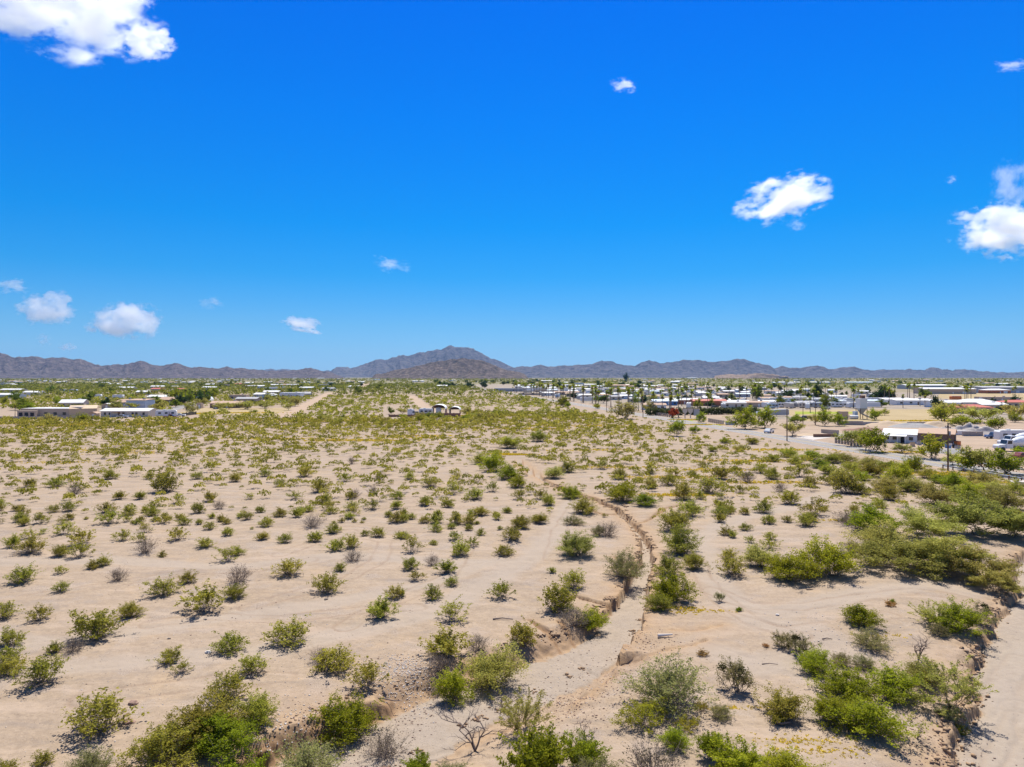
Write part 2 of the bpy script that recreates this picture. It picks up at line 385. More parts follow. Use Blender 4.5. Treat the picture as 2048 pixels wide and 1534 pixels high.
def soil(name='desert_soil', far=True):
    m, n, l = new_mat(name)
    b = n.new('ShaderNodeBsdfPrincipled'); o = n.new('ShaderNodeOutputMaterial'); g = n.new('ShaderNodeNewGeometry')
    b.inputs['Roughness'].default_value = 0.95; b.inputs['Specular IOR Level'].default_value = 0.1
    def noise(scale, detail=6, rough=0.55):
        t = n.new('ShaderNodeTexNoise'); t.inputs['Scale'].default_value = scale; t.inputs['Detail'].default_value = detail; t.inputs['Roughness'].default_value = rough
        l.new(g.outputs['Position'], t.inputs['Vector']); return t.outputs['Fac']
    def ramp(src, stops):
        r = n.new('ShaderNodeValToRGB'); e = r.color_ramp.elements
        while len(e) < len(stops): e.new(0.5)
        for i, (p, c) in enumerate(stops): e[i].position = p; e[i].color = c if len(c) == 4 else rgb(*c)
        l.new(src, r.inputs['Fac']); return r.outputs['Color']
    def mix(a, c, fac):
        x = n.new('ShaderNodeMix'); x.data_type = 'RGBA'
        for s, k in ((a, 'A'), (c, 'B')):
            if isinstance(s, tuple): x.inputs[k].default_value = s
            else: l.new(s, x.inputs[k])
        if isinstance(fac, float): x.inputs['Factor'].default_value = fac
        else: l.new(fac, x.inputs['Factor'])
        return x.outputs['Result']
    def att(k):
        a = n.new('ShaderNodeAttribute'); a.attribute_name = k; return a.outputs['Fac']
    def mul(a, c):
        x = n.new('ShaderNodeMath'); x.operation = 'MULTIPLY'
        for s, k in ((a, 0), (c, 1)):
            if isinstance(s, (int, float)): x.inputs[k].default_value = s
            else: l.new(s, x.inputs[k])
        return x.outputs[0]
    base = ramp(noise(0.09, 5), [(0.30, SAND[0]), (0.52, SAND[1]), (0.72, SAND[2])])
    base = mix(base, ramp(noise(0.8, 8, 0.65), [(0.30, SAND[3]), (0.65, SAND[4])]), 0.45)
    grit = ramp(noise(9.0, 6, 0.75), [(0.36, (0, 0, 0)), (0.46, (1, 1, 1))])
    base = mix(mix(base, rgb(*GRIT), 0.6), base, grit)
    base = mix(base, ramp(noise(3.2, 9, 0.85), [(0.36, (0.225, 0.168, 0.118)), (0.5, (0.34, 0.258, 0.182)), (0.64, (0.47, 0.36, 0.255))]), 0.42)
    patch = ramp(noise(0.33, 5, 0.6), [(0.52, (0, 0, 0)), (0.60, (1, 1, 1))])
    grav = ramp(noise(17.0, 4, 0.8), [(0.42, (0.20, 0.165, 0.14)), (0.5, (0.33, 0.26, 0.20)), (0.6, (0.50, 0.42, 0.35))])
    base = mix(base, grav, mul(patch, 0.55))
    mp = n.new('ShaderNodeMapping'); mp.inputs['Rotation'].default_value = (0, 0, 0.6); mp.inputs['Scale'].default_value = (0.11, 0.5, 1.0); l.new(g.outputs['Position'], mp.inputs['Vector'])
    ts = n.new('ShaderNodeTexNoise'); ts.inputs['Scale'].default_value = 1.0; ts.inputs['Detail'].default_value = 7; ts.inputs['Roughness'].default_value = 0.65; ts.inputs['Distortion'].default_value = 1.2; l.new(mp.outputs[0], ts.inputs['Vector'])
    base = mix(base, rgb(0.43, 0.33, 0.245), mul(ramp(ts.outputs['Fac'], [(0.50, (0, 0, 0)), (0.64, (1, 1, 1))]), 0.6))
    base = mix(base, rgb(0.27, 0.215, 0.168), mul(ramp(ts.outputs['Fac'], [(0.36, (1, 1, 1)), (0.45, (0, 0, 0))]), 0.6))
    base = mix(base, rgb(0.42, 0.30, 0.185), mul(ramp(noise(0.21, 6, 0.7), [(0.56, (0, 0, 0)), (0.70, (1, 1, 1))]), 0.55))
    base = mix(base, rgb(*TRACK), mul(att('track'), 0.75))
    base = mix(base, rgb(0.27, 0.19, 0.13), mul(att('rut'), 0.55))
    base = mix(base, ramp(noise(1.6, 8, 0.7), [(0.3, BED[0]), (0.7, BED[1])]), mul(att('bed'), 0.65))
    base = mix(base, ramp(noise(1.1, 7, 0.7), [(0.3, BANK[0]), (0.7, BANK[1])]), mul(att('bank'), 0.85))
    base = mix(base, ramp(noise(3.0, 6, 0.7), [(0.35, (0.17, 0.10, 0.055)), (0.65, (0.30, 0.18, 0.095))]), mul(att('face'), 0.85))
    speck = ramp(noise(26.0, 3, 0.6), [(0.66, (0, 0, 0)), (0.72, (1, 1, 1))])
    base = mix(base, rgb(0.60, 0.52, 0.45), mul(speck, 0.35))
    if far:
        cover = ramp(noise(0.012, 9, 0.8), [(0.40, (0, 0, 0)), (0.56, (1, 1, 1))])
        base = mix(base, ramp(noise(0.004, 5), [(0.3, FARV[0]), (0.7, FARV[1])]), mul(mul(cover, att('veg')), 0.9))
    l.new(base, b.inputs['Base Color'])
    bp = n.new('ShaderNodeBump'); bp.inputs['Strength'].default_value = 0.8; bp.inputs['Distance'].default_value = 0.07
    hh = n.new('ShaderNodeMath'); hh.operation = 'ADD'; l.new(mul(noise(2.2, 8, 0.7), 1.0), hh.inputs[0]); l.new(mul(noise(14.0, 4, 0.7), 0.35), hh.inputs[1])
    l.new(hh.outputs[0], bp.inputs['Height']); l.new(bp.outputs['Normal'], b.inputs['Normal'])
    l.new(b.outputs[0], o.inputs[0])
    return m
SAND = [(0.305, 0.228, 0.156), (0.346, 0.262, 0.182), (0.378, 0.292, 0.206), (0.252, 0.190, 0.135), (0.420, 0.316, 0.214)]
GRIT = (0.23, 0.175, 0.13); TRACK = (0.365, 0.295, 0.228); BED = [(0.30, 0.245, 0.19), (0.375, 0.31, 0.243)]; BANK = [(0.32, 0.19, 0.095), (0.46, 0.305, 0.165)]
FARV = [(0.09, 0.115, 0.03), (0.16, 0.17, 0.05)]
M['soil'] = soil()

# ------------------------------------------------------------------ the setting: ground, tracks, road, mountains, clouds
TRACKS = [([(-60, 1352), (140, 1342), (330, 1322), (560, 1300), (700, 1266), (800, 1240), (900, 1200), (985, 1160), (1070, 1110), (1110, 1066), (1140, 1015), (1160, 985)], 1.5),
          ([(-60, 1270), (120, 1290), (300, 1262), (430, 1240), (600, 1216), (760, 1190), (880, 1160), (1000, 1120)], 1.2),
          ([(2000, 1190), (1850, 1165), (1700, 1190), (1560, 1225), (1470, 1205), (1412, 1140), (1396, 1080), (1450, 1045), (1560, 1018), (1650, 990), (1760, 965)], 1.6),
          ([(1500, 1240), (1620, 1260), (1700, 1300), (1500, 1330), (1400, 1290)], 1.6),
          ([(0, 1125), (240, 1122), (480, 1135), (700, 1110), (900, 1125), (1050, 1125)], 1.4),
          ([(2040, 1500), (1995, 1420), (2010, 1330), (2046, 1260)], 0.9), ([(1960, 1534), (1985, 1470), (2040, 1380)], 0.5)]
RUTS = [[(500, 1215), (590, 1190), (680, 1165), (760, 1120), (770, 1080), (700, 1060), (560, 1110)], [(690, 1255), (760, 1215), (840, 1180), (900, 1150), (930, 1100)], [(0, 1200), (160, 1180), (330, 1150), (520, 1140), (620, 1120)], [(300, 1250), (420, 1235), (560, 1240), (700, 1225), (830, 1215)],
        [(1420, 1180), (1500, 1210), (1600, 1215), (1720, 1195), (1830, 1180), (1960, 1195)], [(1440, 1225), (1560, 1260), (1680, 1250), (1780, 1230)], [(1390, 1120), (1420, 1180), (1500, 1240), (1600, 1270)], [(0, 1060), (200, 1050), (420, 1060), (650, 1045), (850, 1060)], [(600, 1010), (700, 1030), (850, 1000), (930, 960)], [(1950, 1500), (1990, 1430), (2000, 1350), (2040, 1290)], [(2000, 1534), (2030, 1440), (2046, 1400)], [(1100, 1120), (1120, 1060), (1150, 1010), (1180, 985)], [(180, 1400), (400, 1370), (560, 1360)]]
def build_ground():
    ang = np.radians(np.concatenate([np.linspace(-180, -48, 34, endpoint=False), np.linspace(-48, -40, 24, endpoint=False), np.linspace(-40, 40, 760), np.linspace(40, 48, 24)[1:], np.linspace(48, 180, 34)[1:]]))
    r = [0.02, 4, 9, 14, 18, 22, 25]
    while r[-1] < 125: r.append(r[-1] * 1.0034)
    while r[-1] < 13700: r.append(r[-1] * 1.05)
    r = np.array(r)
    A, R = np.meshgrid(ang, r)
    x = np.sin(A) * R; y = np.cos(A) * R
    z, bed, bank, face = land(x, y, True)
    tr = np.zeros(x.shape); rut = np.zeros(x.shape)
    near = (R < 230) & (np.abs(A) < 0.9)
    xs, ys = x[near], y[near]
    wob = 0.5 * fbm(xs / 2.5, ys / 2.5, 2, 91)
    t = np.zeros(xs.shape); dz = np.zeros(xs.shape)
    for pts, hw in TRACKS:
        p = np.array([flat(a, b) for a, b in pts])
        d, _, _ = seg_dist(xs, ys, p); d = d + wob
        t = np.maximum(t, sstep(hw * 1.35, hw * 0.5, d))
        dz = dz - 0.03 * np.exp(-((d - 0.75) / 0.16) ** 2)
    ru = np.zeros(xs.shape)
    for pts in RUTS:
        p = np.array([flat(a_, b_) for a_, b_ in pts]); d, _, _ = seg_dist(xs, ys, p); d = d + 0.25 * fbm(xs / 3, ys / 3, 2, 95)
        k = np.exp(-((d - 0.8) / 0.14) ** 2) * (0.4 + 0.9 * vnoise(xs / 1.5, ys / 1.5, 97)); ru = np.maximum(ru, np.clip(k, 0, 1)); dz = dz - 0.035 * k
    rut[near] = ru
    tr[near] = t; z[near] += dz * (1 - sstep(80, 120, np.hypot(xs, ys)))
    veg = sstep(500, 1300, R) * np.ones(x.shape)
    nr, nc = x.shape
    idx = np.arange(nr * nc).reshape(nr, nc)
    f = np.stack([idx[:-1, :-1], idx[:-1, 1:], idx[1:, 1:], idx[1:, :-1]], -1).reshape(-1, 4)[:, ::-1]
    v = np.stack([x, y, z], -1).reshape(-1, 3)
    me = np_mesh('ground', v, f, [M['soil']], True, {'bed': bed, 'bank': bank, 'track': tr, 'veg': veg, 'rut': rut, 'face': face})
    o = link(bpy.data.objects.new('ground', me))
    tag(o, 'pale sandy desert ground with a gully, reaching to the mountains', 'ground', kind='structure')
build_ground()

def sheet(name, poly, z, mat, label, cat='ground', kind='structure'):
    """a flat patch laid on the ground, given by its outline in world metres"""
    n = len(poly); me = bpy.data.meshes.new(name)
    me.from_pydata([(p[0], p[1], z) for p in poly], [], [tuple(range(n))])
    me.update()
    if me.polygons[0].normal.z < 0: me.flip_normals()
    me.materials.append(mat)
    o = link(bpy.data.objects.new(name, me)); tag(o, label, cat, kind=kind)
    return o
def strip(name, pts, w0, z, mat, label, cat='road', parent=None, w1=None, wob=0.0, kind='structure'):
    """a ribbon of the given width along world points, edges slightly uneven"""
    P = []
    for i in range(len(pts) - 1):
        a, b = np.array(pts[i], float), np.array(pts[i + 1], float); k = max(2, int(np.linalg.norm(b - a) / 12))
        P += [a + (b - a) * t / k for t in range(k)]
    P.append(np.array(pts[-1], float)); P = np.array(P); T = np.gradient(P, axis=0); T /= np.linalg.norm(T, axis=1)[:, None]; N = np.stack([-T[:, 1], T[:, 0]], -1)
    w = np.linspace(w0, w1 or w0, len(P)) / 2
    wl_ = w + wob * (rng.random(len(P)) - 0.5); wr_ = w + wob * (rng.random(len(P)) - 0.5)
    L = P + N * wl_[:, None]; R = P - N * wr_[:, None]; n = len(P)
    v = np.concatenate([np.c_[L, np.full(n, z)], np.c_[R, np.full(n, z)]]); i = np.arange(n - 1)
    f = np.stack([i + n, i + 1 + n, i + 1, i], -1)
    o = link(bpy.data.objects.new(name, np_mesh(name, v, f, [mat])), parent)
    if parent is None: tag(o, label, cat, kind=kind)
    return o
def road_x(D): return 90.0 - 0.155 * (D - 130.0)
RD = np.array([-0.155, 1.0]); RD /= np.linalg.norm(RD); RN = np.array([RD[1], -RD[0]])   # along the road, to its right
def at_road(D, off=0.0): return np.array([road_x(D), D]) + RN * off

def plain(name, c1, c2, scale=0.15, veg=None):
    m, n, l = new_mat(name)
    b = n.new('ShaderNodeBsdfPrincipled'); o = n.new('ShaderNodeOutputMaterial'); g = n.new('ShaderNodeNewGeometry')
    t = n.new('ShaderNodeTexNoise'); t.inputs['Scale'].default_value = scale; t.inputs['Detail'].default_value = 9; t.inputs['Roughness'].default_value = 0.7
    r = n.new('ShaderNodeValToRGB'); r.color_ramp.elements[0].position = 0.32; r.color_ramp.elements[1].position = 0.68
    r.color_ramp.elements[0].color = rgb(*c1); r.color_ramp.elements[1].color = rgb(*c2)
    l.new(g.outputs['Position'], t.inputs['Vector']); l.new(t.outputs['Fac'], r.inputs['Fac']); l.new(r.outputs[0], b.inputs['Base Color'])
    b.inputs['Roughness'].default_value = 0.95; b.inputs['Specular IOR Level'].default_value = 0.1
    l.new(b.outputs[0], o.inputs[0]); return m
M['yard'] = plain('graded_dirt', (0.32, 0.24, 0.17), (0.42, 0.315, 0.225), 0.12)
M['dirt'] = plain('dirt_road', (0.37, 0.27, 0.185), (0.45, 0.335, 0.235), 0.2)
M['stubble'] = plain('dry_grass_field', (0.33, 0.25, 0.13), (0.44, 0.34, 0.19), 0.05)
M['lawn'] = plain('green_verge', (0.22, 0.28, 0.03), (0.36, 0.36, 0.06), 0.3)
M['park'] = plain('trailer_park_gravel', (0.24, 0.20, 0.15), (0.38, 0.31, 0.24), 0.1)

# paved road with its markings as parts, shoulder under it
strip('road_shoulder', [at_road(55), at_road(1700)], 13.0, 0.012, M['yard'], 'pale dirt shoulder on both sides of the paved road', wob=1.6)
road = strip('road', [at_road(55), at_road(1700)], 8.2, 0.05, M['asphalt'], 'grey two lane paved road running off towards the mountains')
for off, m, w in ((-0.12, 'line_yellow', 0.14), (0.12, 'line_yellow', 0.14), (-3.6, 'line_white', 0.13), (3.6, 'line_white', 0.13)):
    strip('lane_line', [at_road(55, off), at_road(620, off)], w, 0.056, M[m], None, parent=road)
def PX(*pts): return [flat(a, b) for a, b in pts]
strip('dirt_road', PX((566, 834), (600, 818), (630, 803), (648, 792), (664, 785)), 9, 0.02, M['dirt'], 'straight pale dirt road left of the middle scrub field', wob=2.5)
strip('dirt_road', PX((872, 828), (850, 815), (834, 801), (822, 792)), 7, 0.02, M['dirt'], 'pale dirt track leading up to the arched carports', wob=2)
strip('dirt_road', PX((722, 776), (735, 766), (742, 761)), 14, 0.02, M['dirt'], 'far pale dirt road running away beside the central mountain', wob=2)
strip('dirt_road', PX((640, 786), (820, 791), (960, 795)), 10, 0.016, M['dirt'], 'pale dirt crossroad behind the scrub field', wob=3)
strip('dirt_road', PX((330, 822), (360, 815), (385, 808), (400, 803)), 8, 0.02, M['asphalt'], 'grey driveway past the red roofed house', wob=1)
sheet('dry_field', PX((345, 829), (575, 829), (600, 816), (395, 816)), 0.014, M['stubble'], 'dry grass field beside the straight dirt road', 'field')
sheet('dry_field', PX((1872, 797), (2110, 801), (2110, 787), (1880, 787)), 0.014, M['stubble'], 'long yellow dry grass airstrip field near the warehouses', 'field')
sheet('yard', [at_road(128, 7), at_road(128, 60), at_road(180, 75), at_road(235, 80), at_road(262, 60), at_road(262, 7)], 0.018, M['yard'], 'graded dirt yard around the batching plant and shop', 'yard')
sheet('yard', PX((1890, 866), (2110, 880), (2110, 842), (1990, 836)), 0.022, M['yard'], 'bare dirt lot behind the parked mixer trucks', 'yard')
sheet('yard', PX((1400, 836), (1510, 838), (1540, 826), (1340, 826)), 0.014, M['yard'], 'bare tan lot in front of the oleander hedge', 'yard')
sheet('dry_field', PX((1600, 842), (1960, 850), (1900, 818), (1560, 820)), 0.013, M['stubble'], 'dry field behind the batching plant', 'field')
sheet('park_ground', [at_road(300, 22), at_road(262, 90), at_road(300, 260), at_road(640, 420), at_road(1500, 520), at_road(1500, 14), at_road(400, 14)], 0.008, M['park'], 'pale gravel ground of the trailer park', 'yard')
for pts, lab in ((PX((1300, 834), (1345, 839), (1338, 836), (1304, 831)), 'green grass verge beside the fence posts'), (PX((1375, 844), (1392, 846), (1385, 841), (1372, 841)), 'green grass strip by the shield signs'),
                 (PX((1405, 850), (1448, 854), (1440, 850), (1408, 847)), 'green grass strip along the road past the signs'), (PX((1590, 829), (1715, 827), (1715, 824), (1590, 823)), 'bright green grass strip left of the white silo')):
    sheet('grass_verge', pts, 0.03, M['lawn'], lab, 'grass verge')
sheet('driveway', [at_road(196, 5), at_road(205, 5), at_road(222, 26), at_road(210, 26)], 0.04, M['concrete'], 'pale concrete driveway off the paved road', 'driveway')

# mountains: real ranges standing 5 to 9.5 km off
def rock_mat(name, c1, c2, c3, scale):
    m, n, l = new_mat(name)
    b = n.new('ShaderNodeBsdfDiffuse'); o = n.new('ShaderNodeOutputMaterial'); g = n.new('ShaderNodeNewGeometry')
    t = n.new('ShaderNodeTexNoise'); t.inputs['Scale'].default_value = scale; t.inputs['Detail'].default_value = 10; t.inputs['Roughness'].default_value = 0.75
    r = n.new('ShaderNodeValToRGB'); e = r.color_ramp.elements; e.new(0.5)
    for i, (p, c) in enumerate(((0.34, c1), (0.5, c2), (0.66, c3))): e[i].position = p; e[i].color = rgb(*c)
    l.new(g.outputs['Position'], t.inputs['Vector']); l.new(t.outputs['Fac'], r.inputs['Fac']); l.new(r.outputs[0], b.inputs['Color'])
    bp = n.new('ShaderNodeBump'); bp.inputs['Strength'].default_value = 0.9; bp.inputs['Distance'].default_value = 40
    l.new(t.outputs['Fac'], bp.inputs['Height']); l.new(bp.outputs['Normal'], b.inputs['Normal'])
    l.new(b.outputs[0], o.inputs[0]); return m
def mountain(name, label, prof, D0, front, back, mat, seed, warp, nu=520, nv=56, foot=0.0):
    p = np.array(prof, float); u = np.linspace(p[0, 0], p[-1, 0], nu)
    v = np.concatenate([np.linspace(0, 1, int(nv * 0.7), endpoint=False), np.linspace(1, 2, nv - int(nv * 0.7))])
    U, V = np.meshgrid(u, v)
    D = D0 - front * (1 - np.minimum(V, 1)) + back * np.maximum(V - 1, 0)
    D = D + 0.02 * D0 * fbm(U / 160, V * 0.5, 3, seed + 3)
    g = np.where(V <= 1, V, np.clip(2 - V, 0, 1))
    wu = warp * (1 - g) * fbm(U / 55, V * 1.5, 3, seed) * 1.0
    H = (HZ - np.interp(U + wu, p[:, 0], p[:, 1])) / F * D0 + CAM_H
    X = (U - CX) / F * D
    gg = g ** 1.35
    spur = ridged((U + 1.4 * wu) / 34 + 0.5 * fbm(U / 30, V * 2, 2, seed + 7), V * 0.9, 3, seed + 9)
    rid = 0.65 * spur + 0.35 * ridged(X / (D0 * 0.016), D / (D0 * 0.02), 4, seed + 11)
    z = np.maximum(H, 0) * gg * (1 + (rid - 0.55) * 1.6 * (1 - gg * 0.95)) + D0 * 0.0016 * fbm(X / (D0 * 0.006), D / (D0 * 0.006), 3, seed + 5) * gg
    edge = sstep(0, 0.04, (U - u[0]) / (u[-1] - u[0])) * sstep(0, 0.04, (u[-1] - U) / (u[-1] - u[0]))
    z = z * edge - 6 * (1 - np.minimum(1, g * 8))
    idx = np.arange(U.size).reshape(U.shape)
    f = np.stack([idx[:-1, :-1], idx[:-1, 1:], idx[1:, 1:], idx[1:, :-1]], -1).reshape(-1, 4)
    o = link(bpy.data.objects.new(name, np_mesh(name, np.stack([X, D, z], -1).reshape(-1, 3), f, [mat], True)))
    tag(o, label, 'mountain', 'mountains along the horizon', 'structure')
R1 = rock_mat('brown_rock', (0.078, 0.07, 0.085), (0.15, 0.125, 0.132), (0.25, 0.20, 0.185), 0.02)
R2 = rock_mat('violet_rock', (0.066, 0.070, 0.094), (0.135, 0.132, 0.155), (0.225, 0.20, 0.205), 0.016)
R3 = rock_mat('speckled_hill', (0.07, 0.06, 0.05), (0.17, 0.13, 0.11), (0.34, 0.26, 0.21), 0.03)
mountain('mountain_range', 'low brown mountain range along the horizon at the left', [(-420, 720), (-300, 712), (-200, 704), (-90, 708), (0, 706), (15, 710), (30, 716), (45, 715), (62, 712), (75, 713), (90, 717), (108, 714), (128, 715), (142, 719), (155, 717), (172, 721), (188, 727), (203, 731), (225, 729), (245, 728), (262, 726), (281, 721), (300, 727), (320, 731), (335, 729), (355, 725), (375, 733), (392, 735), (410, 734), (430, 737), (455, 733), (470, 737), (485, 736), (500, 738), (512, 738), (530, 741), (560, 742), (580, 740), (600, 738), (622, 735), (640, 740), (660, 744), (700, 748)], 6200, 800, 800, R1, 3, 40)
mountain('mountain', 'tall blue grey double peaked mountain in the middle', [(600, 748), (640, 744), (660, 741), (672, 735), (685, 733), (700, 735), (715, 731), (735, 726), (750, 719), (770, 719), (785, 714), (798, 711), (815, 711), (830, 706), (840, 702), (850, 703), (870, 700), (882, 699), (893, 694), (902, 691), (912, 695), (925, 694), (937, 693), (950, 700), (965, 706), (980, 714), (1000, 722), (1015, 729), (1030, 736), (1060, 742), (1120, 748)], 9600, 1500, 1400, R2, 13, 30)
mountain('hill', 'speckled brown hill in front of the tall central mountain', [(740, 750), (770, 746), (800, 738), (830, 733), (860, 726), (880, 721), (900, 719), (925, 716), (945, 718), (965, 721), (985, 728), (1005, 737), (1030, 743), (1060, 749)], 5200, 520, 500, R3, 23, 25, nu=260)
mountain('mountain_range', 'long violet brown mountain range along the horizon at the right', [(960, 748), (1000, 741), (1024, 735), (1045, 733), (1063, 733), (1082, 729), (1095, 733), (1110, 732), (1130, 730), (1145, 731), (1165, 729), (1185, 727), (1200, 722), (1217, 720), (1232, 725), (1245, 730), (1262, 730), (1272, 731), (1282, 724), (1297, 720), (1310, 723), (1320, 727), (1340, 725), (1360, 720), (1380, 718), (1400, 719), (1412, 723), (1422, 725), (1445, 722), (1470, 719), (1490, 718), (1505, 723), (1525, 728), (1540, 731), (1548, 737), (1566, 731), (1580, 735), (1600, 736), (1618, 733), (1635, 731), (1650, 736), (1665, 738), (1680, 734), (1695, 733), (1710, 733), (1725, 739), (1745, 741), (1765, 739), (1785, 740), (1800, 740), (1820, 738), (1845, 740), (1868, 734), (1885, 738), (1905, 740), (1930, 738), (1950, 741), (1975, 742), (1985, 744), (2020, 745), (2048, 744), (2200, 742), (2400, 738), (2500, 745)], 7600, 900, 900, R2, 33, 40, nu=760)
mountain('mountain_range', 'faint blue ridge peeping over the low range', [(500, 746), (530, 739), (541, 736), (552, 740), (565, 737), (578, 739), (590, 743), (620, 747)], 12500, 1500, 1200, R2, 43, 20, nu=120)
mountain('hill', 'pale bare rocky knoll below the right hand range', [(1425, 752), (1445, 749), (1462, 748), (1475, 750), (1500, 747), (1520, 746), (1540, 748), (1560, 751), (1580, 752)], 4300, 250, 250, rock_mat('pale_rock', (0.24, 0.17, 0.13), (0.36, 0.27, 0.21), (0.46, 0.35, 0.28), 0.03), 53, 15, nu=120, nv=24)

# clouds: closed bodies of vapour about 1.2 km up
def cloud_mat(name, dens, seed, soft):
    m, n, l = new_mat(name)
    o = n.new('ShaderNodeOutputMaterial'); pv = n.new('ShaderNodeVolumePrincipled')
    pv.inputs['Color'].default_value = rgb(1, 1, 1); pv.inputs['Anisotropy'].default_value = 0.68
    tc = n.new('ShaderNodeTexCoord')
    def noise(scale, detail, rough):
        ad = n.new('ShaderNodeVectorMath'); ad.operation = 'ADD'; ad.inputs[1].default_value = (seed * 3.7, seed * 1.9, seed * 2.3)
        t = n.new('ShaderNodeTexNoise'); t.inputs['Scale'].default_value = scale; t.inputs['Detail'].default_value = detail; t.inputs['Roughness'].default_value = rough
        l.new(tc.outputs['Object'], ad.inputs[0]); l.new(ad.outputs[0], t.inputs['Vector']); return t.outputs['Fac']
    ln = n.new('ShaderNodeVectorMath'); ln.operation = 'LENGTH'; l.new(tc.outputs['Object'], ln.inputs[0])
    def math_(op, a, b):
        x = n.new('ShaderNodeMath'); x.operation = op
        for k, s in enumerate((a, b)):
            if isinstance(s, (int, float)): x.inputs[k].default_value = s
            else: l.new(s, x.inputs[k])
        return x.outputs[0]
    # 0.75 - r plus two octaves of billows
    e = math_('SUBTRACT', 0.60, ln.outputs['Value'])
    e = math_('ADD', e, math_('MULTIPLY', math_('SUBTRACT', noise(1.7, 2, 0.5), 0.5), 2.4))
    e = math_('ADD', e, math_('MULTIPLY', math_('SUBTRACT', noise(5.0, 8, 0.68), 0.5), 1.9))
    mr = n.new('ShaderNodeMapRange'); mr.interpolation_type = 'SMOOTHSTEP'
    mr.inputs['From Min'].default_value = 0.0; mr.inputs['From Max'].default_value = soft; mr.inputs['To Min'].default_value = 0; mr.inputs['To Max'].default_value = dens
    l.new(e, mr.inputs['Value'])
    fo = n.new('ShaderNodeMapRange'); fo.inputs['From Min'].default_value = 0.98; fo.inputs['From Max'].default_value = 0.85; l.new(ln.outputs['Value'], fo.inputs['Value'])
    l.new(math_('MULTIPLY', mr.outputs['Result'], fo.outputs['Result']), pv.inputs['Density'])
    l.new(pv.outputs[0], o.inputs['Volume'])
    return m
def cloud(px, py, w, h, dens, seed, label, soft=0.24, tilt=0.0):
    el = (HZ - py) / F; d = 1200.0 / el
    d = min(d, 15000); s = d / F
    import bmesh
    bm = bmesh.new(); bmesh.ops.create_icosphere(bm, subdivisions=3, radius=1.0)
    me = bpy.data.meshes.new('cloud'); bm.to_mesh(me); bm.free()
    o = link(bpy.data.objects.new('cloud', me))
    o.location = ((px - CX) * s, d, CAM_H + el * d); w *= 0.92; h *= 0.92; o.scale = (w * s / 1.5, max(h, w * 0.5) * s / 1.6, h * s / 1.5); o.rotation_euler = (0, tilt, 0)
    me.materials.append(cloud_mat('cloud_vapour', 0.30 * dens / (h * s), seed, soft))
    me.materials[0].cycles.volume_step_rate = 0.6
    tag(o, label, 'cloud', 'clouds in the blue sky')
cloud(120, 10, 380, 200, 22, 1, 'largest bright white cloud in the top left corner of the sky', tilt=math.radians(8))
cloud(290, 85, 110, 70, 16, 11, 'ragged white cloud hanging off the largest cloud')
cloud(1248, 170, 56, 32, 5, 2, 'tiny faint cloud alone high in the sky', 0.6)
cloud(1565, 398, 180, 95, 20, 3, 'fluffy white cloud over the trailer park', tilt=math.radians(-14))
cloud(2005, 458, 190, 115, 24, 4, 'dense white cloud cut by the right edge of the sky')
cloud(2022, 368, 70, 110, 6, 5, 'thin wispy cloud above the dense right edge cloud', 0.6)
cloud(2022, 132, 74, 24, 3, 6, 'faint streak of cloud high at the right edge', 0.7)
cloud(780, 528, 78, 34, 4, 7, 'faint wisp of cloud left above the central mountain', 0.6, math.radians(12))
cloud(606, 650, 84, 34, 11, 8, 'small white cloud low above the dirt road', tilt=math.radians(10))
cloud(255, 640, 136, 78, 17, 9, 'bright white round cloud low at the left')
cloud(98, 617, 114, 74, 12, 10, 'white puffy cloud left of the bright round cloud')
cloud(25, 572, 76, 36, 5, 12, 'thin cloud at the left edge above the puffy cloud', 0.6)
cloud(420, 606, 54, 32, 3, 13, 'very faint wisp between the low left clouds', 0.7)
cloud(135, 694, 38, 18, 7, 14, 'tiny cloud just above the left mountain range', 0.5)
cloud(88, 680, 30, 30, 4, 15, 'tiny faint cloud under the white puffy cloud', 0.6)
cloud(185, 656, 34, 26, 8, 16, 'small ragged cloud touching the bright round cloud', 0.5)
cloud(1592, 450, 46, 30, 3, 17, 'faint scrap of cloud under the fluffy cloud', 0.7)
cloud(1903, 360, 26, 18, 3, 18, 'faintest scrap of cloud towards the right edge', 0.7)

